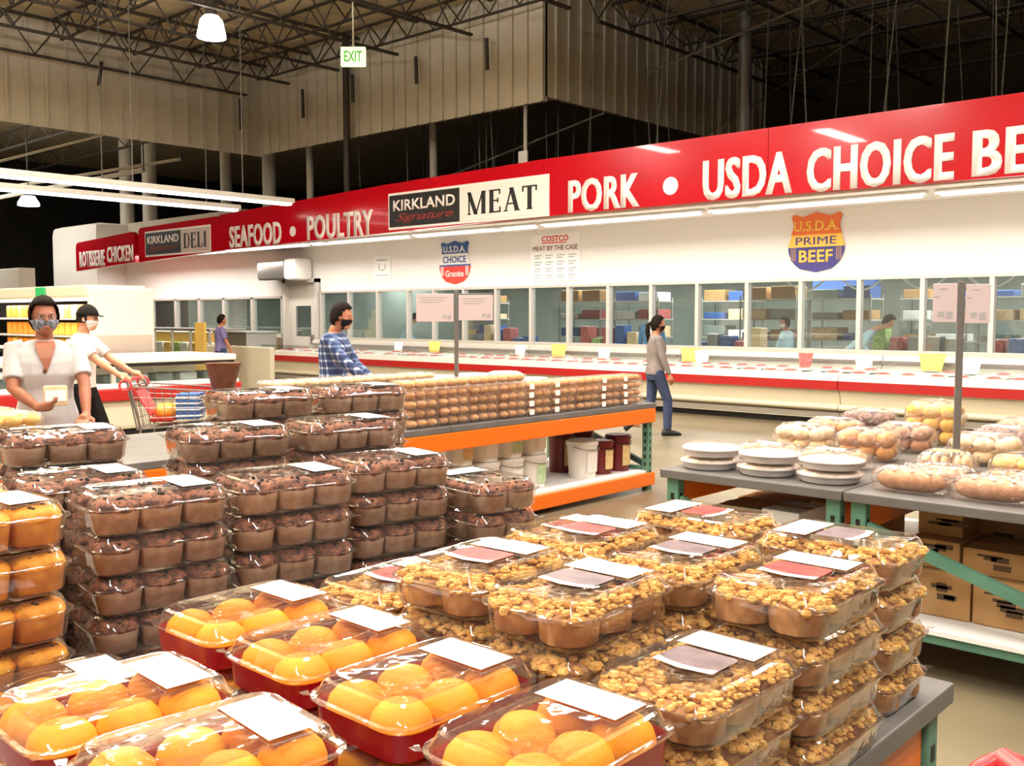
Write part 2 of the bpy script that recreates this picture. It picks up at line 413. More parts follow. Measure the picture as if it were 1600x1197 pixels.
# dark columns, pipes and hangers above the meat room
def column(x, y, z0, z1, r, m, n=10):
    return struct(MB().lathe([(r, z0), (r, z1)], n).build('column', m, loc=(x, y, 0), smooth=40))
column(-19.3, 15.25, 3.6, 8.4, .085, M_steel)
column(-18.1, 17, 3.76, 8.4, .1, M_concrete); column(-11.2, 20, 3.76, 8.4, .15, M_post); column(-22.5, 16.5, 3.76, 8.4, .1, M_concrete)
column(-33.2, 16.6, 4.6, 8.4, .24, M_concrete); column(-31.6, 16.6, 4.6, 8.4, .24, M_concrete)
column(-27.2, 16.8, 3.76, 8.4, .18, M_concrete); column(-24.6, 16.6, 3.76, 8.4, .2, M_concrete)
struct(MB().box(-29, 6, WY+.16, 22, 3.58, 3.75).build('meat_room_roof', M_dark))
t = thing('hanger_pole', 'pale pole with a small white box hanging above the red banner', 'pole', (-13.95, 15.75, 3.75))
MB().lathe([(.04, 0), (.04, 4.6)], 8).build('pole', M_concrete, t, 40)
MB().rbox(-.12, .12, -.1, -.04, .98, 1.3, .02).build('junction_box', M_white, t)
wire = MB()
rnd = random.Random(4)
for i in range(58):
    x = -20.5 + 18.5 * (i + rnd.random()*.6) / 58; y = rnd.uniform(16.2, 20.5)
    m = MB().tube([(0, 0, 3.7), (rnd.uniform(-.45, .45), rnd.uniform(-.2, .2), 8.3)], rnd.choice([.009, .012, .015]), 4)
    tag(m.build('hanger_wire', M_wire, loc=(x, y, 0)), 'thin grey hanger wire under the dark roof, %s from the deli end' % nth(i+1), 'wire', 'hanger wires above the meat room')
for i, (a, b) in enumerate([((-14.5, 21, 5.2), (-7, 21, 8.46)), ((-11, 15.9, 6.2), (1, 15.9, 8.46)), ((-22, 15.9, 3.75), (-12, 15.9, 5.6))]):
    tag(MB().tube([a, b], .02, 5).build('sprinkler_pipe', M_wire), ['thin pipe sloping through the dark roof above the return cladding', 'long thin pipe crossing under the dark roof deck', 'thin pipe running low behind the centre cladding'][i], 'pipe')

for y in (8.0, 10.4, 12.8, 15.2):
    joist('roof_joist', (-44, y), (-24.2, y), 6.9, 7.5, .8, .06)
for i, (a, b, r_) in enumerate([((-40, 8, 4.6), (-27, 15.2, 6.2), .05), ((-42, 12.5, 5.4), (-26, 13.5, 5.6), .07), ((-36, 9, 5.2), (-26, 12.4, 6.4), .035)]):
    tag(MB().tube([a, b], r_, 6).build('ceiling_pipe', M_bulk), ['beige pipe sloping up behind the tube lights', 'thick beige pipe running level beyond the cladding', 'thin beige pipe sloping beyond the cladding'][i], 'pipe')
    tag(MB().tube([b, (b[0], b[1], 8.46)], .02, 5).build('pipe_hanger', M_steel), ['dark rod holding the sloping pipe behind the tube lights', 'dark rod holding the thick level pipe', 'dark rod holding the thin sloping pipe'][i], 'rod')
# far end behind the tube lights: pale block walls
struct(MB().rbox(-34.6, -31.2, 14.5, 18, 0, 4.6, .3).build('wall_pale_block', M_white, smooth=40))
struct(MB().box(-31.2, -24.5, 15.6, 16, 3.4, 4.6).build('wall_beige_block', M_bulk))
m = struct(empty('wall_low_block', (0, 0, 0)))
MB().box(-40, -30.2, 11.8, 12.2, 0, 3.0).build('backing_block', M_white, m)
for k in range(4): MB().rbox(-40, -30.15, 11.72, 11.8, .02 + .75*k, .74 + .75*k, .02).build('wall_panel', M_white, m)

# ------------------------------------------------------------------ meat room front
H0, H1, HS, Yb_ = 1.0, 2.2, 3.35, 13.65
struct(MB().box(-20.75, 6, WY, WY+.14, H1, HS+.25).build('wall_meat_front', M_white))
struct(MB().box(-31.2, -22.45, WY, WY+.14, 2.1, HS+.25).build('wall_deli_front', M_white))
struct(MB().box(-22.45, -20.75, WY+.0, WY+.14, 2.55, HS+.25).build('wall_above_door', M_white))
struct(MB().box(-20.75, 6, WY-.03, WY+.16, 0, H0).build('wall_below_windows', M_cream))
struct(MB().box(-31.2, -22.45, WY-.03, WY+.16, 0, 1.05).build('wall_below_deli', M_stain))
struct(MB().box(-31.2, 6, Yb_+.14, WY-.005, HS-.0, HS+.04).build('soffit_ceiling', M_white))
for k, (x0, x1) in enumerate([(-20.75, -19.6), (-19.6, -18.5), (-18.5, -17.4), (-17.4, -16.52), (-16.52, -15.55), (-15.55, -14.57)] + [(-14.57 + i, -13.57 + i) for i in range(19)]):
    o = struct(empty('window_%d' % (k+1), (x0, WY, 0)))
    wd = x1 - x0
    m = MB().box(0, .04, -.03, .1, H0, H1).box(wd-.03, wd, -.03, .1, H0, H1).box(.04, wd-.03, -.03, .1, H0, H0+.05).box(.04, wd-.03, -.03, .1, H1-.03, H1+.02)
    m.build('window_frame', M_alu, o)
    MB().box(.06, wd-.02, .03, .04, H0+.04, H1-.02).build('pane', M_glass, o)
for k, (x0, x1) in enumerate([(-31.0, -29.6), (-29.6, -28.07), (-28.07, -26.7), (-26.7, -25.35), (-25.35, -23.9), (-23.9, -22.45)]):
    o = struct(empty('window_%d' % (k+40), (x0, WY, 0))); wd = x1 - x0
    MB().box(0, .09, -.03, .1, 1.05, 2.1).box(wd-.04, wd, -.03, .1, 1.05, 2.1).box(0, wd, -.05, .1, 1.0, 1.1).box(0, wd, -.03, .1, 2.06, 2.12).build('window_frame', M_alu, o)
    MB().box(.08, wd-.03, .03, .04, 1.1, 2.08).build('pane', M_glass, o)
# door with the air curtain
o = struct(empty('door_1', (-22.3, WY, 0)))
MB().box(0, .12, -.1, .12, 0, 2.55).box(1.4, 1.52, -.1, .12, 0, 2.55).box(0, 1.52, -.1, .12, 2.45, 2.56).build('door_frame', M_alu, o)
m = MB().box(.12, .42, .02, .08, .05, 2.45).box(1.1, 1.4, .02, .08, .05, 2.45).box(.42, 1.1, .02, .08, .05, 1.05).box(.42, 1.1, .02, .08, 1.85, 2.45)
m.build('door_leaf', M_concrete, o)
MB().box(.42, 1.1, .04, .06, 1.05, 1.85).build('door_pane', M_glass, o)
MB().box(.1, 1.45, -.02, .03, .55, .72).build('bumper_rail', M_bump, o)
MB().rbox(1.15, 1.22, -.06, .02, .9, 1.1, .01).build('door_handle', M_stain, o)
t = thing('air_curtain', 'grey air curtain box mounted over the cold room door', 'air curtain', (-22.0, 15.2, 2.55))
MB().rbox(-.75, .45, -.28, .27, 0, .46, .05).build('housing', M_stain, t, 40)
MB().rbox(.45, .98, -.3, .27, -.04, .52, .12).build('end_cap', M_white, t, 40)
MB().box(-.7, .4, -.26, -.05, -.02, .0).build('outlet_grille', M_black, t)

# inside of the meat room
struct(MB().box(-31.2, 6, 21.8, 22, 0, 3.55).build('wall_meat_room_rear', M_mint))
struct(MB().box(-31.4, -31.2, WY+.14, 22, 0, 3.55).build('wall_meat_room_side', M_mint))
struct(MB().box(-20.9, -20.8, WY+.16, 22, 0, 3.55).build('wall_meat_room_divider', M_mint))

# banner over the cases
Yb = 13.65
sign = thing('store_banner', 'long red banner with white department lettering over the meat cases', 'banner', (0, 0, 0))
def panel(x0, x1, zb0, zt0, zb1, zt1, name='panel', r=0.0):
    poly = [(x0, zb0), (x1, zb1), (x1, zt1), (x0, zt0)]
    if r:
        poly = [(x0, zb0), (x1, zb1)] + [(x1 - r + r*math.cos(a), zt1 - r + r*math.sin(a)) for a in (0, .5, 1.0, PI/2)] + [(x0 + r + r*math.cos(a), zt0 - r + r*math.sin(a)) for a in (PI/2, 2.1, 2.6, PI)]
    MB().prism(poly, Yb, Yb+.12).build(name, M_red, sign)
panel(-30.7, -26.92, 2.97, 3.84, 3.12, 3.98, r=.16)
panel(-26.7, -22.45, 3.10, 4.06, 3.24, 4.12, r=.16)
xs = [(-22.43, 3.25, 4.14), (-16.05, 3.33, 4.33), (-11.64, 3.385, 4.40), (-7.23, 3.39, 4.40), (-3.1, 3.36, 4.40), (2.2, 3.36, 4.40)]
for a, b in zip(xs[:-1], xs[1:]): panel(a[0], b[0]-.008, a[1], a[2], b[1], b[2])
Yt = Yb - .004
for s_, x0, x1, z0, z1 in [('PORK', -11.08, -9.55, 3.52, 3.94), ('USDA', -8.353, -6.83, 3.40, 4.03), ('CHOICE', -6.61, -4.54, 3.38, 4.01), ('BEEF', -4.32, -2.9, 3.40, 3.99),
                           ('SEAFOOD', -22.0, -19.75, 3.28, 3.82), ('POULTRY', -18.75, -16.4, 3.31, 3.86), ('ROTISSERIE', -30.45, -28.75, 3.07, 3.56), ('CHICKEN', -28.62, -27.0, 3.15, 3.62)]:
    if s_ == 'PORK': z0, z1 = 3.40, 3.97
    text('lettering', s_, x0, Yt, z0, x1-x0, z1-z0, M_letter, sign, .021, 1.08, heavy=.032)
for x, z, r in ((-8.95, 3.69, .145), (-19.3, 3.55, .12)):
    MB().prism([(x + r*math.cos(a*PI/10), z + r*math.sin(a*PI/10)) for a in range(20)], Yt-.006, Yt).build('bullet_dot', M_letter, sign)

def serif(chs, x, y, z, w, h, m, parent):
    "black roman capitals built from stems, hairlines and serifs, standing in XZ"
    G = {
     'M': (1.25, [('s', .10, 0, .10, 1, .085), ('s', .10, 1, .55, .0, .24), ('s', .55, 0, 1.0, 1, .085), ('s', 1.05, 0, 1.05, 1, .25), ('f', .0, .22, 0), ('f', .9, 1.2, 0), ('f', .0, .2, 1), ('f', .95, 1.2, 1)]),
     'E': (.85, [('s', .2, 0, .2, 1, .25), ('h', .2, .75, .0), ('h', .2, .75, 1), ('h', .2, .6, .52), ('f', .04, .3, 0), ('f', .04, .3, 1), ('s', .74, 0, .74, .24, .085), ('s', .72, .78, .72, 1, .085), ('s', .6, .42, .6, .62, .085)]),
     'A': (1.0, [('s', .12, 0, .48, 1, .085), ('s', .48, 1, .84, 0, .25), ('h', .24, .72, .32), ('f', .0, .26, 0), ('f', .66, 1.0, 0)]),
     'T': (.95, [('s', .47, 0, .47, 1, .25), ('h', .06, .88, 1), ('f', .3, .64, 0), ('s', .07, .76, .07, 1, .085), ('s', .87, .76, .87, 1, .085)]),
     'D': (.95, [('s', .2, 0, .2, 1, .25), ('h', .1, .5, 0), ('h', .1, .5, 1), ('c',), ('f', .04, .3, 0), ('f', .04, .3, 1)]),
     'L': (.8, [('s', .2, 0, .2, 1, .25), ('h', .2, .72, 0), ('f', .04, .36, 0), ('f', .04, .36, 1), ('s', .7, 0, .7, .26, .085)]),
     'I': (.42, [('s', .2, 0, .2, 1, .25), ('f', .04, .36, 0), ('f', .04, .36, 1)]),
    }
    tot = sum(G[c][0] for c in chs) + .12*(len(chs)-1); k = w / tot; cx = x
    mb = MB()
    for c in chs:
        for d in G[c][1]:
            if d[0] == 's':
                x0, z0, x1, z1, t = d[1:]
                mb.prism([(cx+(x0-t/2)*k, z+z0*h), (cx+(x0+t/2)*k, z+z0*h), (cx+(x1+t/2)*k, z+z1*h), (cx+(x1-t/2)*k, z+z1*h)], y-.006, y)
            elif d[0] in 'hf':
                x0, x1, zz = d[1:]; t = .06 if d[0] == 'h' else .05
                zc = z + h*min(max(zz, t/2), 1-t/2)
                mb.prism([(cx+x0*k, zc-t*h/2), (cx+x1*k, zc-t*h/2), (cx+x1*k, zc+t*h/2), (cx+x0*k, zc+t*h/2)], y-.007, y)
            else:
                o_ = [(.5+.42*math.sin(a), .5-.5*math.cos(a)) for a in [PI*i/10 for i in range(11)]]; i_ = [(.5+.24*math.sin(a), .5-.45*math.cos(a)) for a in [PI*i/10 for i in range(11)]]
                for q in range(10):
                    mb.prism([(cx+p[0]*k, z+p[1]*h) for p in (o_[q], o_[q+1], i_[q+1], i_[q])], y-.006, y)
        cx += (G[c][0] + .12) * k
    return mb.build('serif_lettering', m, parent)
def logo(x0, xm, x1, z0, z1, word, pale):
    MB().box(x0-.04, x1+.04, Yb-.012, Yb-.001, z0-.05, z1+.05).build('logo_border', M_letter, sign)
    MB().box(x0, xm, Yb-.022, Yb-.012, z0, z1).build('black_plaque', M_black, sign)
    MB().box(xm, x1, Yb-.022, Yb-.012, z0, z1).build('white_plaque', pale, sign)
    wd, ht = xm-x0, z1-z0
    text('lettering', 'KIRKLAND', x0+.06*wd, Yb-.023, z0+.5*ht, .88*wd, .34*ht, M_letter, sign, .04, 1.02)
    text('script_lettering', 'Signature', x0+.1*wd, Yb-.023, z0+.1*ht, .82*wd, .32*ht, M_script, sign, .0, .92, shear=.45)
    serif(word, xm+.1*(x1-xm), Yb-.023, z0+.16*ht, .8*(x1-xm), .66*ht, M_black, sign)
logo(-15.86, -13.78, -11.55, 3.43, 4.08, 'MEAT', M_white)
logo(-26.25, -24.33, -22.9, 3.28, 3.88, 'DELI', M_card)
# strip fixtures along the soffit edge
for k in range(9):
    x0 = -30.2 + 3.6*k
    t = thing('soffit_strip_light', 'white strip light under the red banner, %s counted from the deli end' % ['first', 'second', 'third', 'fourth', 'fifth', 'sixth', 'seventh', 'eighth', 'ninth'][k], 'strip light', (x0, 14.25, 3.347), 0, 'strip lights under the red banner')
    MB().rbox(.03, 3.5, -.09, .09, -.07, 0, .02).build('lamp_housing', M_white, t)
    MB().rbox(.1, 3.43, -.06, .06, -.09, -.06, .012).build('diffuser', M_soff, t)

# posters and badges on the white wall
Yw = WY - .005
def shield(x0, x1, z0, z1, bands, name, label, lines, side):
    t = thing(name, label, 'sign', ((x0+x1)/2, Yw, z0))
    wd, ht = x1-x0, z1-z0
    def outl(z):
        if z > .97: return .40
        if z > .62: return .46 - .05*math.sin((z-.62)/.35*PI)
        if z > .2: return .43 + .07*math.sin((z-.2)/.42*PI)
        return .43*(z/.2)**.35 if z > 0.0 else 0
    for k, (za, zb, m) in enumerate(bands):
        n = 7; zs = [za + (zb-za)*i/n for i in range(n+1)]
        r = [(outl(z)*wd, z*ht) for z in zs]; poly = [(x, z) for x, z in r] + [(-x, z) for x, z in r[::-1]]
        if k == len(bands)-1:
            poly = r + [(.24*wd, .95*ht), (0, 1.02*ht), (-.24*wd, .95*ht)] + [(-x, z) for x, z in r[::-1]]
        q = []
        for p in poly:
            if not q or (abs(p[0]-q[-1][0]) + abs(p[1]-q[-1][1])) > 1e-4: q.append(p)
        MB().prism(q, -.02, 0).build('badge_band', m, t)
    for s_, xa, xb, za, zb, m in lines:
        text('lettering', s_, xa*wd, -.021, za*ht, (xb-xa)*wd, (zb-za)*ht, m, t, .045, 1.02)
    for sx in (-1, 1):
        for q in range(3):
            xq = sx*(.37+.035*q)*wd
            MB().box(xq-.008, xq+.008, -.024, -.02, .2*ht, .42*ht).build('edge_stripe', side, t)
M_or = mat('badge_orange', (236, 116, 56), .5); M_ye = mat('badge_yellow', (250, 200, 84), .5); M_nav = mat('badge_navy', (60, 56, 128), .5)
M_bl = mat('badge_blue', (52, 88, 150), .5); M_rd = mat('badge_red', (222, 62, 48), .5); M_tan = mat('badge_tan', (176, 140, 104), .5)
shield(-7.8, -6.82, 2.315, 3.28, [(0.0, .43, M_nav), (.43, .64, M_ye), (.64, 1.0, M_or)], 'beef_badge', 'orange, yellow and navy shield badge reading U.S.D.A. prime beef', [('U.S.D.A.', -.40, .40, .70, .88, M_ye), ('PRIME', -.36, .36, .47, .60, M_nav), ('BEEF', -.30, .30, .17, .38, M_ye)], M_tan)
shield(-16.3, -15.33, 2.3, 3.24, [(0.0, .42, M_rd), (.42, .46, M_bl), (.46, .68, M_white), (.68, .72, M_white), (.72, 1.0, M_bl)], 'choice_badge', 'blue, white and red shield badge reading U.S.D.A. choice', [('U.S.D.A.', -.36, .36, .75, .90, M_white), ('CHOICE', -.38, .38, .50, .66, M_bl), ('Granite', -.30, .30, .17, .32, M_white)], M_white)
t = thing('price_poster', 'white poster of columns headed meat by the case', 'poster', (-13.56, Yw, 2.3))
MB().box(0, 1.3, -.012, 0, 0, .95).build('sheet', M_paper, t)
text('lettering', 'COSTCO', .3, -.013, .80, .7, .12, M_rd, t, .05)
MB().box(.3, .95, -.014, -.012, .765, .785).build('underline', M_rd, t)
text('lettering', 'MEAT BY THE CASE', .06, -.013, .62, 1.18, .1, M_maroon, t, .03)
m = MB()
for i in range(4):
    for j in range(4):
        for q in range(2): m.box(.1+.3*i, .1+.3*i+(.2 if q else .15), -.014, -.012, .06+.135*j+.05*q, .08+.135*j+.05*q)
stuff(m.build('small_print', M_print, t))
t = thing('notice_poster', 'small white notice with a grey hand drawing on the white wall', 'poster', (-18.6, Yw, 2.47))
MB().box(0, .6, -.012, 0, 0, .55).build('sheet', M_paper, t)
m = MB().box(.1, .5, -.014, -.012, .44, .47).tube([(.18, -.015, .36), (.2, -.015, .24), (.3, -.015, .2), (.4, -.015, .24), (.42, -.015, .36)], .012, 5).box(.08, .52, -.014, -.012, .08, .1)
stuff(m.build('small_print', M_print, t))

# ------------------------------------------------------------------ suspended lights, exit sign
for k, (x, y0, y1, z, lab) in enumerate([(-18.15, 5.2, 12.8, 3.98, 'long twin tube light ending beside the seafood lettering'), (-20.25, 5.6, 12.8, 4.0, 'long tube light hanging lower, ending above the deli logo')]):
    t = thing('tube_light', lab, 'tube light', (x, y0, z))
    MB().rbox(-.15, .15, 0, y1-y0, .05, .15, .02).build('lamp_housing', M_white, t)
    MB().rbox(-.10, .10, .04, y1-y0-.04, -.0, .06, .02).build('tube', M_tube, t)
    for yy in (1.5, 4.0, 6.4): MB().tube([(0, yy, .15), (0, yy, 4.2)], .012, 4).build('hanging_wire', M_wire, t)
t = thing('high_bay_lamp', 'glowing white bell-shaped high bay lamp below the joists', 'lamp', (-17.05, 10.28, 6.85))
MB().lathe([(.27, 0), (.265, .05), (.21, .32), (.14, .40)], 18).build('lamp_shade', M_lamp, t, 50)
MB().lathe([(.11, .39), (.10, .66), (.05, .74)], 12).build('ballast', M_steel, t, 40)
MB().tube([(0, 0, .72), (0, 0, 1.0)], .02, 5).build('hook', M_steel, t)
for i, (x, y, z) in enumerate([(-30.5, 12.2, 4.85), (-36, 12.3, 4.4), (-34, 10.9, 5.9)]):
    t = thing('far_lamp', ['small far lamp glowing between the tube light and cladding', 'tiny far lamp glowing near the dark end wall', 'flat far lamp glowing under the far cladding edge'][i], 'lamp', (x, y, z))
    MB().lathe([(.3, 0), (.3, .08), (.18, .28)], 14).build('lamp_shade', M_lamp, t, 50)
    MB().tube([(0, 0, .28), (0, 0, 8.46 - z)], .02, 5).build('rod', M_steel, t)
t = thing('exit_sign', 'lit white EXIT sign with green letters hanging from a rod', 'exit sign', (-14.96, 12.0, 6.28), math.radians(42))
MB().rbox(-.235, .235, -.05, .05, 0, .36, .02).build('housing', M_exit, t)
text('lettering', 'EXIT', -.17, -.052, .08, .34, .2, M_exitg, t, .05)
MB().tube([(0, 0, .34), (0, 0, 2.0)], .02, 5).build('rod', M_concrete, t)

# ------------------------------------------------------------------ rack tables
H = 0.8
def rack(name, label, x0, x1, y0, y1, low=.04, shelf=True, brace_end='lo'):
    """steel rack table: grey deck, orange beams along Y, teal end frames along X"""
    t = thing(name, label, 'rack table', (x0, y0, 0))
    W, L = x1-x0, y1-y0
    n = max(1, round(L/1.25))
    for k in range(n):
        MB().rbox(0, W, L*k/n+.003, L*(k+1)/n-.003, H-.045, H, .006).build('deck_plate', M_grey, t)
    for xx in (.03, W-.09):
        fy = .02 if name == 'pail_rack' else .105
        fx = (.035 if xx > .5 else -.03) if name == 'pail_rack' else 0
        MB().rbox(xx+fx, xx+fx+.06, fy, L-fy, H-.175, H-.046, .008).build('beam', M_orange, t)
        MB().rbox(xx+fx, xx+fx+.06, fy, L-fy, low, low+.115, .008).build('beam', M_orange, t)
    if shelf: MB().box(.04, W-.04, .03, L-.03, low+.115, low+.135).build('shelf_board', M_paper, t)
    for yy in (.04, L-.1):
        for xx in (.02, W-.09):
            p = MB().rbox(xx, xx+.07, yy, yy+.06, 0, H-.046, .006).build('post', M_teal, t)
            m = MB()
            for q in range(9):
                m.box(xx+.025, xx+.045, yy-.0015, yy, .08+.07*q, .115+.07*q); m.box(xx+.07, xx+.0715, yy+.02, yy+.04, .08+.07*q, .115+.07*q)
            stuff(m.build('slot_holes', M_black, p))
        MB().rbox(.09, W-.09, yy+.005, yy+.05, .17, .215, .006).build('cross_bar', M_teal, t)
        m = MB(); a = Vector((.09, yy+.027, H-.16)); b = Vector((W-.09, yy+.027, .24)); d = (b-a); up = Vector((-d.z, 0, d.x)).normalized()*.025
        vs = []
        for p_ in (a, b):
            for s1 in (-1, 1):
                for s2 in (-1, 1): vs.append(p_ + up*s1 + Vector((0, .018*s2, 0)))
        m.add(vs, [(0, 1, 3, 2), (4, 6, 7, 5), (0, 4, 5, 1), (2, 3, 7, 6), (0, 2, 6, 4), (1, 5, 7, 3)])
        m.build('diagonal_brace', M_darkteal if name == 'pail_rack' else M_teal, t)
    return t
rack('bakery_rack', 'grey topped rack table under the muffin and cake boxes', -3.3, -.70, .15, 2.21, .05, False)
rack('pail_rack', 'orange beamed rack table with rolls on top and pails below', -6.35, -5.09, 1.0, 7.57, .045)
rack('pie_rack', 'grey topped rack table holding the stacks of pies', -2.87, -1.885, 4.3, 6.7, .1)
rack('bread_rack', 'grey topped rack table holding bread with cartons stored below', -1.875, -.45, 4.3, 6.7, .1)

# ------------------------------------------------------------------ clamshell boxes
def clamshell(tray_mat, label_xy=(0, .085), sticker=None, name='clamshell_box', red=False):
    t = empty(name)
    m = MB()
    m.rings([rrect(.088, .128, .002, .03), rrect(.098, .138, .0, .035), rrect(.103, .143, .008, .035), rrect(.109, .149, .05, .04), rrect(.1165, .1565, .052, .045), rrect(.1165, .1565, .0535, .045)], 0, True, False)
    if red:
        m = MB()
        m.rings([rrect(.096, .136, .002, .03), rrect(.104, .144, .004, .035), rrect(.108, .148, .045, .04)], 0, True, False)
    m.build('tray', tray_mat, t, 30)
    m = MB()
    if red: m.rings([rrect(.1075, .1475, .045, .04), rrect(.109, .149, .05, .04), rrect(.117, .157, .052, .045)], 0, False, False)
    m.rings([rrect(.117, .157, .0535, .045), rrect(.117, .157, .056, .045), rrect(.110, .150, .057, .04), rrect(.107, .147, .062, .04), rrect(.099, .139, .080, .036), rrect(.094, .134, .0835, .034), rrect(.088, .128, .083, .03), rrect(.085, .125, .0815, .03)], 0, False, True)
    # raised oval bead on the lid and corner tabs
    ov = [(.06*math.cos(a*PI/14), .085*math.sin(a*PI/14), .0818) for a in range(29)]
    m.tube(ov, .0012, 4)
    for sx, sy in ((1, -1), (-1, -1), (1, 1), (-1, 1)):
        m.add([(sx*.098, sy*.147, .0545), (sx*.117, sy*.138, .056), (sx*.1165, sy*.156, .057), (sx*.104, sy*.157, .056)], [(0, 1, 2, 3)])
    m.build('lid', M_clear, t, 30)
    lx, ly = label_xy
    l = MB().box(lx-.072, lx+.072, ly-.037, ly+.037, .0835, .0843).build('price_label', M_paper, t)
    mm = MB()
    for q in range(4): mm.box(lx-.06, lx+.06-.02*(q % 2)-.03*(q == 3), ly+.022-.013*q, ly+.0235-.013*q, .0843, .0845)
    mm.box(lx+.03, lx+.055, ly-.03, ly-.022, .0843, .0845)
    stuff(mm.build('small_print', M_print, l))
    if sticker:
        s_ = MB().rings([rrect(.055, .042, .0835, .012), rrect(.055, .042, .0842, .012)]).build('sticker', sticker, t, loc=(0, -.005, 0))
        bd = [(-.055, -.025), (-.03, -.034), (0, -.037), (.03, -.034), (.055, -.025), (.055, -.043), (0, -.052), (-.055, -.043)]
        MB().add([(x, y, .0845) for x, y in bd] + [(x, y, .0835) for x, y in bd], [tuple(range(8)), tuple(range(8, 16))[::-1]] + [(i, (i+1) % 8, (i+1) % 8 + 8, i+8) for i in range(8)]).build('sticker_band', M_paper, s_)
    return t
def pleat(i, z): return 1.0 if i % 2 else .965
def sq(u, p=3.4):
    'squarish outline of a cake pressed into its tray'
    a = 2*PI*u; return (abs(math.cos(a))**p + abs(math.sin(a))**p)**(-1/p)
def muffin_meshes(top, cup, kind, seed):
    r = random.Random(seed); m = MB()
    m.lathe([(.042, 0), (.043, .001), (.0485, .044), (.049, .046)], 24, 1, mod=lambda i, z: (1.0 if i % 2 else .98) * sq(i/24), cap1=False)
    o_ = r.random()*9
    prof = [(.0485, .043), (.0515, .049), (.0505, .057), (.043, .066), (.026, .072), (.008, .0745)]
    def lump(i, z): return (1 + .05*noise.noise(Vector((i*.9+o_, z*80, o_)))) * sq(i/20, 2.7)
    m.lathe(prof, 20, 0, cap0=False, mod=lump)
    if kind == 'chip':
        for q in range(16):
            a, d = r.random()*2*PI, r.random()**.6*.043
            z = .0765 - (d/.05)**2.4*.020
            m.ell((d*math.cos(a), d*math.sin(a), z), (.005, .005, .004), 2, 5, 4)
    me = m.mesh('muffin', 40)
    for x in (top, cup, M_berry if top is M_yel else M_hair): me.materials.append(x)
    return me
def crumb_mesh(seed):
    r = random.Random(seed); m = MB()
    for q in range(105):
        a, d = r.random()*2*PI, math.sqrt(r.random())*.055
        z = .046 + (1 - (d/.055)**2)*.017 + r.random()*.007
        s_ = r.choice((.004, .005, .006, .007, .0095))*r.uniform(.85, 1.2); o_ = r.random()*50
        m.ell((d*math.cos(a), d*math.sin(a), z), (s_*r.uniform(.8, 1.3), s_*r.uniform(.8, 1.3), s_*.85), 0, 6, 4, fn=lambda p: 1 + .3*noise.noise(p*1.7 + Vector((o_, 0, 0))))
    me = m.mesh('crumb_topping', 35); me.materials.append(M_crumb); return me
choc_m = [muffin_meshes(M_choc, M_chocup, 'chip', i) for i in range(4)]
yel_m = [muffin_meshes(M_yel, M_yelcup, 'chip', i+10) for i in range(4)]
crumb_m = [crumb_mesh(i) for i in range(5)]
m = MB().lathe([(.046, .004), (.049, .006), (.0525, .045), (.0515, .05), (.03, .058)], 18, 0, mod=pleat); cakeb = m.mesh('crumb_cake', 40); cakeb.materials.append(M_crumbcup)
dome_m = []
for i in range(3):
    m = MB(); m.lathe([(.034, 0.003), (.041, .008), (.0468, .022), (.0472, .036), (.042, .051), (.031, .063), (.015, .0695), (.004, .071)], 24, 0, mod=lambda k, z, i=i: 1+.02*noise.noise(Vector((k*.3, z*20, i*7))))
    me = m.mesh('sponge_cake', 60); me.materials.append(M_dome); dome_m.append(me)
SLOTS = [(sx*.0525, sy*.1) for sy in (-1, 0, 1) for sx in (-1, 1)]
def fill(t, meshes, name, seed, crumb=False):
    r = random.Random(seed)
    for (x, y) in SLOTS:
        kx = .95 if name == 'sponge_cake' else .97
        o = put(name, r.choice(meshes), t, (x*kx + r.uniform(-.002, .002), y*(kx-.005) + r.uniform(-.002, .002), .003), (0, 0, r.randrange(4)*PI/2 + r.uniform(-.04, .04) if name == 'muffin' else r.random()*6.28))
        if crumb:
            c = put('crumb_topping', r.choice(crumb_m), o)
protos = {}
def proto(key):
    "first box of each kind sits at its own place; the rest are copies of it"
    if key in protos: return protos[key]
    k, v = key.split('/'); v = int(v)
    if k == 'choc': t = clamshell(M_clear); fill(t, choc_m, 'muffin', v)
    elif k == 'yel': t = clamshell(M_clear); fill(t, yel_m, 'muffin', v+20)
    elif k == 'crumb':
        t = clamshell(M_clear, sticker=[M_stick_red, M_stick_grey][v % 2] if v < 4 else None); fill(t, [cakeb], 'crumb_cake', v+40, True)
    elif k == 'dome': t = clamshell(M_redtray, red=True); fill(t, dome_m, 'sponge_cake', v+60)
    protos[key] = (t, [False]); return protos[key]
KIND = {'choc': ('clear chocolate muffin box', 'chocolate muffin boxes on the bakery table'), 'yel': ('clear golden muffin box', 'golden muffin boxes on the bakery table'),
        'crumb': ('clear crumb cake box', 'crumb cake boxes on the bakery table'), 'dome': ('red orange-sponge tray', 'orange sponge trays on the bakery table')}
ORD = ['topmost of', 'second from top of', 'third from top of', 'fourth from top of', 'fifth from top of', 'sixth from top of', 'seventh from top of']
NTH = ['first', 'second', 'third', 'fourth', 'fifth', 'sixth', 'seventh', 'eighth', 'ninth']
srnd = random.Random(11)
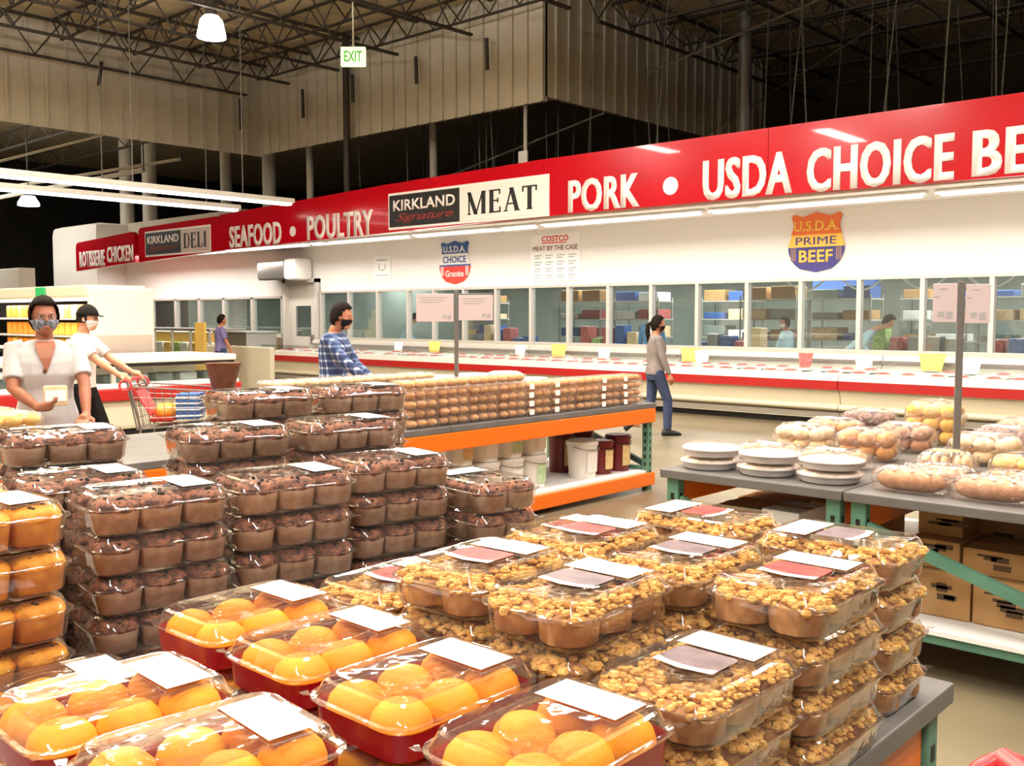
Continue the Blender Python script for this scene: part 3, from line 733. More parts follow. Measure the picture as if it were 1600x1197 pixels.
def stack(kind, x, y, rot, n, pitch, where, jit=.45, z0=H):
    for k in range(n):
        key = '%s/%d' % (kind, srnd.randrange(4))
        t, used = proto(key)
        loc = (x + srnd.uniform(-.006, .006)*jit, y + srnd.uniform(-.006, .006)*jit, z0 + .001 + k*pitch); rz = math.radians(rot + srnd.uniform(-2.2, 2.2)*jit)
        lab = '%s, %s %s' % (KIND[kind][0], ORD[n-1-k], where)
        if not used[0]:
            used[0] = True; t.location = loc; t.rotation_euler = (0, 0, rz); tag(t, lab, 'cake box' if kind in ('crumb', 'dome') else 'muffin box', KIND[kind][1]); kids_of(t)
        else:
            dup(t, loc, rz, lab, skip=() if k == n-1 else ())
P = .085
# crumb cakes
stack('crumb', -.803, 1.655, 0, 4, P, 'the corner stack by the table edge')
stack('crumb', -1.047, 1.665, 1, 4, P, 'the middle stack of the middle crumb row')
stack('crumb', -1.30, 1.675, 2, 4, P, 'the doubly labelled middle row stack')
stack('crumb', -.818, 1.338, 0, 3, P, 'the low stack beside the orange sponges')
stack('crumb', -1.062, 1.345, 2, 4, P, 'the front crumb stack with red sticker')
stack('crumb', -1.308, 1.353, 3, 4, P, 'the front crumb stack with clear lid')
stack('crumb', -1.56, 1.36, 2, 3, P, 'the low crumb stack by the chocolate muffins')
stack('crumb', -.872, 2.00, 90, 4, P, 'the crosswise stack at the table corner')
stack('crumb', -1.215, 2.01, 90, 4, P, 'the crosswise stack before the pie rack')
stack('crumb', -1.60, 1.98, 0, 3, P, 'the rear crumb stack below the orange beam')
# orange sponges in red trays
stack('dome', -.842, 1.003, 0, 3, P, 'the sponge stack by the table edge', .5)
stack('dome', -1.108, 1.018, 0, 3, P, 'the sponge stack before the red stickered cakes', .5)
stack('dome', -1.372, 1.032, -1, 3, P, 'the sponge stack before the low crumbs', .5)
stack('dome', -1.628, 1.036, 0, 3, P, 'the sponge stack touching the chocolate muffins', .5)
stack('dome', -1.135, .662, -4, 3, P, 'the front row stack with flat label', .5)
stack('dome', -1.395, .655, -2, 3, P, 'the front row stack with glaring lid', .5)
stack('dome', -1.70, .695, -3, 2, P, 'the low stack beside the golden muffins', .5)
# chocolate muffins
stack('choc', -2.056, 1.062, -8, 5, P, 'the front chocolate stack by the golden muffins', .6)
stack('choc', -2.016, 1.385, -9.8, 5, P, 'the middle front chocolate stack', .6)
stack('choc', -2.04, 1.735, -11, 5, P, 'the front chocolate stack below the rolls', .6)
stack('choc', -1.975, 2.03, 82, 4, P, 'the crosswise chocolate stack at the row end', .6)
stack('choc', -2.36, 1.03, -8, 5, P, 'the second row stack behind the golden muffins', .6)
stack('choc', -2.635, 1.12, -12, 6, .0835, 'the tall stack before the shopper in grey', .6)
stack('choc', -2.375, 1.46, -12, 6, .0835, 'the tall middle stack in the second row', .6)
stack('choc', -2.305, 1.79, -10.7, 6, .0835, 'the tall second row stack beside the rolls', .6)
stack('choc', -2.655, 1.74, -11, 7, .081, 'the tall rear stack with broad label', .6)
stack('choc', -2.585, 2.065, -11, 7, .081, 'the rear stack beside the roll display', .6)
# golden muffins
stack('yel', -1.98, .665, 0, 5, .091, 'the stack beside the sponge trays', .5)
stack('yel', -2.235, .665, -3, 5, .091, 'the stack behind the golden front stack', .5)

# ------------------------------------------------------------------ refrigerated cases along the wall
def meat_case(x0, x1, label):
    t = thing('meat_case', label, 'refrigerated case', (x0, 13.6, 0))
    L = x1-x0-.012
    def ext(poly, name, m, sm=None):     # poly in (y, z), extruded along X
        mb = MB(); n = len(poly)
        vs = [(0, y, z) for y, z in poly] + [(L, y, z) for y, z in poly]
        mb.add(vs, [tuple(range(n)), tuple(range(n, 2*n))[::-1]] + [(i, i+n, (i+1) % n + n, (i+1) % n) for i in range(n)])
        return mb.build(name, m, t, sm)
    ext([(.22, 0), (1.7, 0), (1.7, .1), (.22, .1)], 'kick_base', M_black)
    ext([(.1, .1), (1.75, .1), (1.75, .5), (.02, .53), (.08, .34), (.12, .2)], 'case_body', M_cream)
    ext([(.1 + .07*math.cos(a)-.05, .27 + .05*math.sin(a)) for a in [2*PI*i/12 for i in range(12)]], 'bullnose_rail', M_cream, 60)
    ext([(.09 , .12), (.13, .12), (.13, .2), (.06, .2)], 'lower_panel', M_alu)
    ext([(-.03, .53), (.05, .53), (.05, .66), (-.03, .66)], 'bumper_rail', M_bump)
    ext([(-.02, .66), (.1, .66), (.1, .76), (.0, .76)], 'front_lip', M_white)
    ext([(.1, .5), (1.6, .5), (1.6, .78), (.1, .69)], 'product_deck', M_white)
    ext([(1.5, .5), (1.78, .5), (1.78, .98), (1.6, .98)], 'rear_riser', M_alu)
    ext([(1.5, .86), (1.6, .86), (1.6, .9), (1.5, .9)], 'rear_rail', M_post)
    ext([(.03, .76), (.035, .76), (.065, .9), (.06, .9)], 'front_glass', M_glass)
    return t
cx = [-20.7, -17.0, -13.35, -9.7, -6.03, -2.38, 1.3]
for k, lab in enumerate(['cream meat case at the cold room door end', 'cream meat case in front of the choice badge', 'cream meat case below the meat by the case poster', 'cream meat case behind the ponytailed shopper',
                         'cream meat case below the beef badge', 'cream meat case behind the bread table sign']):
    meat_case(cx[k], cx[k+1], lab)
# packs of meat laid out in the cases
pk = thing('meat_pack', 'white tray of wrapped meat lying in the long meat case', 'meat pack', (0, 0, 0), 0, 'wrapped meat packs in the long case')
MB().rings([rrect(.1, .13, 0, .02), rrect(.115, .145, .04, .02)]).build('foam_tray', M_foam, pk)
MB().ell((0, 0, .04), (.095, .125, .03), nu=10, nv=6).build('meat', M_meat, pk, 60)
kids_of(pk); first = True; r = random.Random(5)
for i in range(56):
    for row in range(2):
        x = -20.3 + i*.36 + r.uniform(-.05, .05)
        if r.random() < .25: continue
        loc = (x, 14.0 + .46*row + r.uniform(-.03, .03), .722 + .029*row)
        lab = 'white tray of wrapped meat, %s row of case, %s place from cold room door' % (['front', 'back'][row], nth(i+1))
        if first: pk.location = loc; first = False; pk['label'] = lab
        else: dup(pk, loc, r.uniform(-.3, .3), lab)
def tent(name, label, x, y, z, w, h, m, group=None, lean=.35):
    t = thing(name, label, 'price sign', (x, y, z), 0, group)
    MB().prism([(-w*.35, 0), (w*.35, 0), (w*.5, h), (-w*.5, h)], -.006, .006).build('card', m, t, rot=(-lean*.3, 0, 0))
    MB().box(-w*.25, w*.25, -.05, .07, -.0, .012).build('foot', M_alu, t)
    return t
for i, x in enumerate([-19.4, -16.9, -13.2, -11.1, -9.0, -6.15, -4.6, -3.2]):
    tent('white_price_sign', 'white tapered price sign in the meat case, %s from the cold room door' % nth(i+1), x, 14.74, .765, .30, .24, M_paper, 'white price signs in the meat case')
for i, x in enumerate([-15.9, -12.35, -9.35, -5.2]):
    tent('yellow_price_sign', 'yellow tapered price sign in the meat case, %s from the cold room door' % nth(i+1), x, 14.92, .777, .40, .26, M_yelsign, 'yellow price signs in the meat case')
t = tent('pink_price_sign', 'pink lattice price sign standing below the beef badge', -7.1, 14.74, .765, .25, .24, M_meat)

# deli counter in front of the deli windows
t = thing('deli_counter', 'glass fronted deli counter under the deli windows', 'deli counter', (-29, 13.6, 0))
L = 5.9
MB().rbox(0, L, .1, 1.2, .0, .55, .04).build('counter_base', M_cream, t)
MB().rbox(0, L, .02, .1, .42, .56, .02).build('bumper_rail', M_bump, t)
MB().rbox(0, L, .1, 1.2, 1.18, 1.26, .03).build('counter_top', M_stain, t)
MB().box(.02, L-.02, .12, .13, .56, 1.18).build('front_glass', M_glass, t)
MB().box(.02, L-.02, 1.05, 1.15, .56, 1.18).build('rear_shelf', M_yelpack, t); MB().rbox(.1, L-.1, .3, .36, 1.15, 1.178, .005).build('added_case_glow', M_soff, t)  # glowing strip under the top is added to brighten the deli food
for i in range(7): MB().rbox(.05+.96*i, .11+.96*i, .1, .16, .56, 1.18, .01).build('glass_post', M_alu, t)
r = random.Random(9)
for i in range(13):
    tag(MB().rbox(-.18, .18, -.15, .15, 0, .3, .04).build('salad_tub', [M_yelpack, M_greenpack, M_foam][i % 3], loc=(-28.6 + .45*i, 14.15, .562)), '%s food tub behind the deli counter glass, %s from the yellow display' % (['yellow', 'green', 'white'][i % 3], nth(13-i)), 'food tub', 'food tubs in the deli counter')
t = thing('yellow_display', 'tall yellow stepped display standing before the deli counter', 'display', (-23.9, 11.2, 0))
for k, (wd, z0, z1) in enumerate([(.62, 0, .78), (.42, .78, 1.15), (.24, 1.15, 1.5), (.1, 1.5, 1.8)]):
    MB().rbox(-wd/2, wd/2, -wd/2, wd/2, z0, z1, .02).build('display_tier', M_yelsign, t)
t = thing('yellow_board', 'narrow yellow board standing beside the violet shirted worker', 'display', (-19.6, 11.4, 0))
MB().rbox(-.2, .2, -.03, .03, .3, 1.45, .02).build('board', M_yelsign, t); MB().rbox(-.1, .1, -.15, .15, 0, .05, .01).build('foot', M_post, t); MB().box(-.02, .02, -.02, .02, .05, .3).build('stem', M_post, t)
t = thing('service_counter', 'stainless service counter between the deli windows and cold room door', 'counter', (-22.9, 13.7, 0))
MB().rbox(0, 1.5, 0, .9, 0, 1.15, .03).build('cabinet_body', M_stain, t); MB().rbox(-.03, 1.53, -.03, .93, 1.15, 1.2, .015).build('worktop', M_stain, t)
MB().rbox(.6, .75, -.02, 0, .75, .85, .005).build('outlet_box', M_black, t)
t = thing('low_partition', 'low cream partition with short red rail before the cold room door', 'partition', (-19.2, 12.1, 0))
MB().rbox(-1.7, 1.2, 0, .12, 0, .92, .03).build('slab', M_cream, t); MB().rbox(-1.3, -.2, -.04, .0, .5, .6, .02).build('bumper_rail', M_bump, t)

# glass island case behind the shopper with the cap
t = thing('island_case', 'low white glass topped island case with red bumper behind the cart', 'refrigerated case', (-12.9, 2.4, 0))
MB().rbox(-.8, .6, 0, 5.35, .12, .52, .05).build('case_body', M_cream, t)
MB().rbox(.58, .66, 0, 5.35, .5, .66, .02).build('bumper_rail', M_bump, t)
MB().rbox(-.75, .5, .1, 5.25, 0, .12, .01).build('kick_base', M_black, t)
MB().rbox(-.8, .6, 0, 5.35, .52, .72, .03).build('upper_rim', M_white, t)
MB().box(.5, .51, .1, 5.25, .72, .93).build('front_glass', M_glass, t)
MB().rbox(-.78, .56, .05, 5.3, .93, .975, .015).build('top_shelf', M_black, t)
MB().rbox(-.78, .58, .03, 5.32, .975, 1.06, .02).build('top_deck', M_white, t)
for yy in (.08, 1.8, 3.5, 5.22): MB().rbox(.5, .56, yy, yy+.06, .72, .94, .01).build('glass_post', M_alu, t)
r = random.Random(3)
for i in range(14):
    tag(MB().rbox(-.14, .14, -.13, .13, 0, .1, .03).build('frozen_pack', [M_foam, M_mint][i % 2], loc=(-12.62, 2.75 + .36*i, .721)), '%s pack inside the glass island case, %s from the brown basket' % (['white', 'pale green'][i % 2], nth(14-i)), 'food pack', 'packs in the island case')

# open cooler of orange packs behind the shopper in grey
CX, CY = -13.9, 6.35
t = thing('open_cooler', 'white open cooler with stocked shelves behind the masked shopper', 'cooler', (CX, CY, 0))
MB().rbox(-.08, 0, 0, .98, 0, 2.0, .03).build('end_panel', mat('warm_grey_panel', (198, 187, 178), .5), t)
MB().rbox(-.06, .006, .04, .94, .45, 1.32, .01).build('end_guard', mat('taupe_guard_panel', (166, 151, 140), .55), t)
MB().rbox(-6, -.08, 0, .9, 1.86, 2.04, .03).build('canopy_top', M_cream, t)
MB().box(-6, -.08, .86, .96, 0, 1.86).build('back_panel', M_dark, t)
MB().rbox(-6, -.08, -.1, .9, 0, .62, .04).build('lower_tub', M_white, t)
MB().rbox(-6, -.08, -.12, -.08, .46, .56, .01).build('bumper_rail', M_black, t)
for k, z in enumerate((1.56, 1.29)): MB().rbox(-6, -.08, .22, .86, z-.03, z, .01).build('shelf', M_alu, t)
MB().rbox(-6, -.08, .12, .86, 1.0, 1.04, .01).build('shelf', M_black, t)
MB().rbox(-6, -.08, .1, .13, 1.05, 1.1, .01).build('price_rail', M_paper, t)
MB().rbox(-6, -.2, .2, .32, 1.82, 1.86, .01).build('added_shelf_glow', M_soff, t)  # glowing strip added under the canopy to brighten the stock
tag(MB().rbox(-.17, .17, -.015, 0, 0, .16, .01).build('green_tag', M_green, loc=(CX-1.62, CY-.005, 1.87)), 'bright green tag hung on the cooler canopy', 'sign')
pks = []
for m in (M_amber, M_yelpack, M_bunpale, M_greenpack):
    pks.append(MB().rbox(-.105, .105, -.1, .1, 0, .205, .03).mesh('pack')); pks[-1].materials.append(m)
r = random.Random(21)
for k, z in enumerate((1.562, 1.292, 1.042)):
    for i in range(16):
        kind = 0 if (i < 4 or 9 < i) else r.choice((1, 2, 0, 1))
        if r.random() < .2: kind = 1
        o = put('food_pack', pks[kind], None, (CX - .22 - .225*i, CY + .36, z)); tag(o, '%s food pack on the %s cooler shelf, %s from the white end panel' % (['orange', 'yellow', 'pale', 'green'][kind], ['top', 'middle', 'bottom'][k], (NTH + ['tenth', 'eleventh', 'twelfth', 'thirteenth', 'fourteenth', 'fifteenth', 'sixteenth'])[i]), 'food pack', 'food packs in the open cooler')
for i in range(9):
    o = put('food_pack', pks[3], None, (CX - 1.7 - .24*i, CY + .3, .622)); tag(o, 'green food pack in the lower cooler tub, %s from the white end panel' % NTH[i], 'food pack', 'green packs in the cooler tub')

# inside the meat room: racks, tables, tubs, hoses
def wire_rack(x, y, label, ry=0):
    t = thing('wire_rack', label, 'rack', (x, y, 0), ry)
    for sx in (-.6, .6):
        for sy in (-.28, .28): MB().lathe([(.018, 0), (.018, 2.0)], 6).build('post', M_stain, t, loc=(sx, sy, 0))
    for k in range(5): MB().rbox(-.62, .62, -.3, .3, .3+.4*k, .325+.4*k, .005).build('shelf', M_alu, t)
    return t
for i, (x, y, lab) in enumerate([(-14.2, 18.2, 'wire rack of trays in the meat room beside the price card pole'), (-12.9, 18.6, 'wire rack behind the poster windows'), (-9.45, 18.2, 'wire rack stacked with pale trays in the meat room'), (-8.05, 18.4, 'second wire rack of pale trays in the meat room'), (-3.6, 18.2, 'wire rack behind the table sign glass'), (-17.9, 18.6, 'wire rack near the worker with light cap'), (-11.2, 19.6, 'wire rack deep in the meat room behind the blue coated worker'), (-6.6, 19.2, 'wire rack deep in the meat room behind the bent worker'), (-5.0, 18.6, 'wire rack behind the pane before the sign cards'), (-2.2, 18.4, 'last wire rack in view along the meat room')]):
    wire_rack(x, y, lab)
    m_ = [M_foam, M_blue, M_meat, M_bunpale, M_carton, M_mint]
    rr = random.Random(i)
    for k in range(5):
        for q in range(2):
            tag(MB().rbox(-.26, .26, -.26, .26, 0, rr.uniform(.1, .26), .02).build('food_tray', m_[rr.randrange(6)], loc=(x - .31 + .62*q, y, .326+.4*k)), 'tray, %s shelf, %s half, %s' % (nth(k+1), ['door side', 'far'][q], lab.replace('wire rack', 'rack').replace(' in the meat room', '').replace(' along the meat room', '').replace(' of trays', '').replace('stacked with pale trays', 'of pale trays')), 'tray', 'trays on the meat room racks')
for i, (x, y) in enumerate([(-15.6, 17.1), (-12.6, 17.0), (-9.9, 17.25), (-6.3, 17.35), (-4.3, 17.1)]):
    t = thing('work_table', ['steel work table behind the choice badge window', 'steel work table under the poster window', 'steel work table beside the blue coated worker', 'steel work table beside the bent worker', 'steel work table behind the sign card'][i], 'table', (x, y, 0))
    MB().rbox(-.8, .8, -.35, .35, .88, .93, .01).build('tabletop', M_stain, t)
    for sx in (-.74, .74):
        for sy in (-.3, .3): MB().lathe([(.02, 0), (.02, .88)], 6).build('leg', M_stain, t, loc=(sx, sy, 0))
    rr = random.Random(i+50)
    for q in range(5):
        mm_ = [M_foam, M_meat, M_blue, M_bunpale, M_greenpack, M_stain][rr.randrange(6)]
        tag(MB().rbox(-.12, .12, -.15, .15, 0, rr.uniform(.12, .5), .03).build('prep_tub', mm_, loc=(x - .62 + .31*q, y, .931)), 'tub in %s place on the %s' % (nth(q+1), t['label']), 'tub', 'tubs on the meat room tables')
tag(MB().rbox(-.7, .7, -.05, .05, 0, .55, .04).build('blue_board', M_blue, loc=(-8.55, 19.5, 2.0)), 'large blue board hanging inside the meat room', 'board')
MB().tube([(-8.9, 19.5, 2.55), (-8.9, 19.5, 3.55)], .01, 4).build('board_cable', M_wire, bpy.data.objects['blue_board'], loc=(8.55, -19.5, -2.0))
for i in range(7):
    x = -8.15 + .99*i - (0 if i else .0)
    pts = [(x + .06 + .86*q/12, 15.85, 2.28 - .26*math.sin(PI*q/12) + .0) for q in range(13)]
    tag(MB().tube(pts, .016, 6).build('drooping_hose', M_paper), ['white drooping hose hung at the window before the blue board', 'white drooping hose hung just under the beef badge', 'white drooping hose one pane past the beef badge', 'white drooping hose two panes past the beef badge', 'white drooping hose behind the tall sign cards', 'white drooping hose past the tall sign cards', 'white drooping hose at the last window in view'][i], 'hose')
t = thing('hose_rail', 'steel rail carrying the drooping hoses', 'rail', (-8.4, 15.85, 2.28)); MB().box(0, 8, -.015, .015, -.0, .05).build('rail', M_alu, t)
for xx in (.5, 3, 5.5, 7.8): MB().box(xx, xx+.02, -.01, .01, .05, 1.27).build('drop_rod', M_alu, t)

# ------------------------------------------------------------------ rolls on the pail rack
def roll_pack(m, name, n=(2, 3), sz=(.105, .1), hgt=.062, sticker=True):
    t = empty(name)
    hx, hy = n[0]*sz[0]/2 + .008, n[1]*sz[1]/2 + .008
    for i in range(n[0]):
        for j in range(n[1]):
            x, y = (i-(n[0]-1)/2)*sz[0], (j-(n[1]-1)/2)*sz[1]
            MB().ell((0, 0, 0), (sz[0]*.5, sz[1]*.5, hgt*.5), nu=10, nv=6, fn=lambda p: 1 if p.z > -.4 else .93).build('roll', m, t, 80, loc=(x, y, hgt*.5+.002))
    mb = MB().rings([rrect(hx-.006, hy-.006, 0, .02, 2), rrect(hx, hy, .02, .03, 2), rrect(hx, hy, hgt*.7, .03, 2), rrect(hx-.012, hy-.012, hgt+.004, .03, 2)])
    mb.build('film_wrap', M_film, t, 40)
    if sticker: MB().box(hx+.0008, hx+.002, -hy*.98, -hy*.62, .012, hgt-.008).build('price_label', M_paper, t)
    return t
def packs(proto_, spots, label, group, cat='roll pack'):
    kids_of(proto_)
    for i, (x, y, z, rz, which) in enumerate(spots):
        if i == 0: proto_.location = (x, y, z); proto_.rotation_euler = (0, 0, rz); tag(proto_, label % which, cat, group)
        else: dup(proto_, (x, y, z), rz, label % which, group)
r = random.Random(2); sp1, sp2, sp3, sp4 = [], [], [], []
PH = .0685
LAY = ['bottom', 'second', 'third', 'fourth', 'fifth']
for j in range(9):
    y = 4.72 + .318*j
    nl = 5 if j < 4 else 4
    for k in range(nl):
        (sp1 if j in (0, 1, 2, 3, 6) else sp2).append((-5.24 + r.uniform(-.01, .01), y, H+.001+k*PH, r.uniform(-.03, .03), (LAY[k], NTH[8-j])))
        if k >= nl - 3: sp3.append((-5.49, y, H+.001+(k-nl+3)*.084, r.uniform(-.03, .03), (LAY[k-nl+3], NTH[8-j])))
packs(roll_pack(M_bun, 'roll_pack', sticker=False), sp1, 'golden roll pack, %s layer of the %s front column from the teal post', 'golden roll packs on the pail rack')
packs(roll_pack(M_bun, 'labelled_roll_pack'), sp2, 'white-labelled golden roll pack, %s layer of the %s front column from the teal post', 'labelled roll packs on the pail rack')
packs(roll_pack(M_bun, 'tall_roll_pack', hgt=.078, sticker=False), sp3, 'golden roll pack, %s layer of the %s second row column from teal post', 'second row roll packs on the pail rack')
for j in range(5):
    for k in range(5): sp4.append((-5.95, 4.1 + .318*j, H+.001+k*PH, 0, (LAY[k], NTH[4-j])))
packs(roll_pack(M_bunpale, 'pale_roll_pack', sticker=False), sp4, 'pale roll pack, %s layer of the %s rear column toward the plaid shirt', 'pale roll packs on the pail rack')
sp5 = []
for i in range(2):
    for j in range(3):
        for k in range(4 + (1 if (i, j) == (1, 0) else 0)): sp5.append((-5.28 - .34*i, 1.36 + .30*j, H+.001+k*.077, 0, (LAY[k], ['front', 'rear'][i], NTH[2-j])))
packs(roll_pack(M_yelroll, 'yellow_roll_pack', (3, 3), (.098, .09), .07, False), sp5, 'yellow roll pack, %s layer of the %s row %s column toward the chocolate boxes', 'yellow roll packs on the pail rack')
# white trays at the back of the rack beside the plaid shirted shopper
for i, (x, y, k) in enumerate([(-6.05, 5.75, 3), (-6.05, 6.15, 3), (-6.05, 6.55, 3), (-6.05, 6.95, 2)]):
    for q in range(k + 1):
        t = thing('cake_tray', 'white lidded cake tray, %s the %s stack behind the roll packs' % (['lowest of', 'second of', 'third of', 'top of'][q], ['first', 'second', 'third', 'last'][i]), 'cake tray', (x, y, H+.001+.075*q))
        MB().lathe([(.12, 0), (.165, .03), (.175, .033)], 20).build('tray', M_plate, t, 40)
        MB().lathe([(.172, .033), (.165, .05), (.12, .07), (.0, .072)], 20, cap0=False, cap1=False).build('lid', M_foam, t, 40)

# pails on the lower shelf
def pail(name, body, lab, label, loc, d=.245, h=.275, rz=0, grp=None):
    t = thing(name, label, 'pail', loc, rz, grp)
    MB().lathe([(d*.44, 0), (d*.5, h*.86), (d*.53, h*.87), (d*.53, h*.91), (d*.5, h*.915)], 24).build('pail_body', body, t, 40)
    MB().lathe([(d*.535, h*.915), (d*.535, h*.97), (d*.48, h*.98), (d*.47, h)], 24).build('lid', body, t, 40)
    pts = [(d*.505*math.cos(a), d*.505*math.sin(a)) for a in [-.55 + 1.1*i/8 for i in range(9)]]
    MB().add([(x*.965, y*.965, h*.16) for x, y in pts] + [(x*1.005, y*1.005, h*.74) for x, y in pts], [(i, i+1, i+10, i+9) for i in range(8)]).build('paper_label', lab, t)
    hp = [(d*.2*math.cos(a)+d*.28, d*.53*math.sin(a), h*.80 + .0) for a in [PI*.5 - PI*i/10 for i in range(11)]]
    MB().tube([(d*.04, d*.54, h*.85)] + [(d*.04 + d*.52*math.sin(PI*i/10), d*.54*math.cos(PI*i/10), h*.85 - .1*math.sin(PI*i/10)*h) for i in range(1, 10)] + [(d*.04, -d*.54, h*.85)], .004, 5).build('handle', M_chrome if body is not M_maroon else M_black, t)
    return t
zs = .181
for j in range(9):
    y = 3.84 + .285*j
    for k in range(2):
        pail('white_pail', M_pail, [M_lab_g, M_paper, M_lab_y, M_paper][(j+k) % 4], 'white lidded pail in the %s layer under the rack, %s from the maroon pails' % (['lower', 'upper'][k], ['ninth', 'eighth', 'seventh', 'sixth', 'fifth', 'fourth', 'third', 'second', 'first'][j]), (-5.35, y, zs + .28*k), rz=.1*((j*7) % 3 - 1))
pail('white_pail', M_pail, M_paper, 'large plain white pail standing beside the maroon pails', (-5.35, 6.80, zs), .27, .33)
pail('maroon_pail', M_maroon, M_lab_y, 'maroon pail with cream label beside the plain white pail', (-5.35, 7.075, zs), .22, .3)
pail('maroon_pail', M_maroon, M_lab_y, 'maroon pail with cream label beside the teal rack post', (-5.35, 7.33, zs), .23, .33)
pail('maroon_pail', M_maroon, M_lab_y, 'maroon pail standing in the second row by the dark brace', (-5.68, 6.9, zs), .23, .40)
pail('maroon_pail', M_maroon, M_lab_y, 'rear maroon pail under the dark diagonal brace', (-5.68, 7.2, zs), .23, .36)

# ------------------------------------------------------------------ pies and bread on the teal framed racks
def pie(x, y, z, label):
    t = thing('pie', label, 'pie', (x, y, z))
    MB().lathe([(.125, 0), (.134, .004), (.149, .035), (.157, .037), (.157, .041)], 30).build('pie_tin', M_plate, t, 40)
    MB().lathe([(.14, .041), (.135, .047), (.08, .055), (.0, .056)], 30, mod=lambda i, z: 1+.02*((i % 3) == 0), cap0=False, cap1=False).build('filling', M_pie, t, 60)
    MB().lathe([(.157, .041), (.155, .048), (.12, .062), (.05, .0635), (.0, .0635)], 30, cap0=False, cap1=False).build('film_wrap', M_film, t, 60)
    return t
for i, (x, y) in enumerate([(-2.70, 4.52), (-2.37, 4.53), (-2.045, 4.53)]):
    for k in range(2): pie(x + .01*k, y, H+.001+.066*k, '%s white cream pie of the %s pie stack' % (['lower', 'upper'][k], ['teal post end', 'middle', 'bread side'][i]))

def bag_shell(hx, hy, h, tail=True, seed=0):
    rr = random.Random(seed); m = MB(); rs = []
    n = 20
    for k, (s_, z) in enumerate([(.86, 0), (1.0, .15), (1.03, .5), (.97, .8), (.72, 1.0), (.3, 1.04)]):
        ring = rrect(hx*s_, hy*s_, h*z, min(hx, hy)*s_*.5, 4)
        ring = [(x + rr.uniform(-.006, .006), y + rr.uniform(-.006, .006), zz + (rr.uniform(-.006, .008) if k > 1 else 0)) for x, y, zz in ring]
        rs.append(ring)
    m.rings(rs)
    if tail:
        q = [Vector((hx*.98, 0, h*.45)), Vector((hx*1.08, .01, h*.5)), Vector((hx*1.16, 0, h*.58))]
        rg = []
        for p, w_ in zip(q, (.04, .012, .05)):
            rg.append([(p.x + rr.uniform(-.008, .008), p.y + w_*math.cos(a), p.z + w_*.8*math.sin(a)) for a in [2*PI*i/10 for i in range(10)]])
        m.rings(rg, 0, False, False)
    return m
def loaf(x, y, z, rz, label, L=.30, seed=0):
    t = thing('bread_loaf', label, 'bread', (x, y, z), rz)
    m = MB(); rs = []
    for i in range(13):
        u = -1 + 2*i/12; s_ = (1 - abs(u)**4.5)**.5 if abs(u) < 1 else .12
        s_ = max(s_, .3)
        rs.append([(u*L/2, .065*s_*math.copysign(abs(math.cos(a))**.8, math.cos(a)), .05 + .048*s_*math.sin(a)*(1 if math.sin(a) > 0 else .98)) for a in [2*PI*k/14 for k in range(14)]])
    m.rings(rs).build('loaf', M_bread, t, 60)
    for q in range(3): MB().ell((0, 0, 0), (.012, .05, .004), nu=8, nv=4).build('score_mark', M_bunpale, t, loc=(-.08+.08*q, 0, .0985), rot=(0, 0, .5))
    bag_shell(L/2+.012, .078, .108, True, seed).build('film_bag', M_film, t, 60)
    return t
LB = ['bread loaf in film at the rack corner beside the pies', 'bread loaf in film second along the rack edge', 'bread loaf in film third along the rack edge', 'bread loaf lying behind the corner loaf', 'bread loaf lying behind the second edge loaf', 'bread loaf lying behind the third edge loaf']
for i, (x, y) in enumerate([(-1.645, 4.50), (-1.30, 4.50), (-.95, 4.50), (-1.60, 4.70), (-1.24, 4.70), (-.90, 4.70)]): loaf(x, y, H+.001, .03*(i % 3 - 1), LB[i], seed=i)

def bagged(name, label, x, y, z, rz, m, n, sz, hgt, label_m=None, layers=1, seed=0, upright=False):
    t = thing(name, label, 'bagged bread', (x, y, z), rz)
    hx, hy = n[0]*sz[0]/2 + .012, n[1]*sz[1]/2 + .012
    rr = random.Random(seed)
    me = MB().ell((0, 0, 0), (sz[0]*.5, sz[1]*.52, hgt*.5), nu=10, nv=6).mesh('roll', 80); me.materials.append(m)
    for l in range(layers):
        for i in range(n[0]):
            for j in range(n[1]):
                put('roll', me, t, ((i-(n[0]-1)/2)*sz[0], (j-(n[1]-1)/2)*sz[1], hgt*.5+.002+l*hgt*.88), (0, 0, rr.uniform(-.3, .3)))
    bag_shell(hx, hy, hgt*(1+.88*(layers-1))+.012, True, seed).build('film_bag', M_film, t, 60)
    if label_m:
        zt = hgt*(1+.88*(layers-1))+.0135
        MB().box(-.06, .06, -.045, .045, zt, zt+.001).build('price_label', label_m, t)
    return t
bag = 0
def B(x, y, rz, m, n, sz, h, lab, lm=None, layers=1, name='bagged_rolls'):
    global bag; bag += 1
    return bagged(name, lab, x, y, H+.001, rz, m, n, sz, h, lm, layers, bag)
# behind the pies
B(-2.62, 5.02, .1, M_bun, (3, 2), (.1, .1), .075, 'bag of golden rolls behind the teal post end pie stack', M_paper)
B(-2.22, 4.96, -.1, M_bun, (3, 2), (.11, .1), .085, 'bag of golden rolls behind the middle pie stack', M_paper)
B(-2.60, 5.42, .0, M_bunpale, (3, 2), (.1, .11), .08, 'bag of pale rolls deeper behind the pies', M_paper, 2)
B(-2.20, 5.36, .2, M_bun, (3, 2), (.1, .11), .085, 'bag of glossy brown rolls deeper behind the pies', None, 2)
B(-2.62, 5.86, -.1, M_bun, (3, 2), (.1, .11), .08, 'labelled bag of golden rolls at the rear of the pie rack', M_paper, 2)
B(-2.18, 5.84, .1, M_bread, (3, 2), (.1, .11), .08, 'labelled bag of brown bread at the rear of the pie rack', M_paper, 2)
B(-2.60, 6.34, 0, M_choc, (3, 2), (.1, .11), .09, 'bag of dark rolls with a white label at the far pie rack end', M_paper, 2)
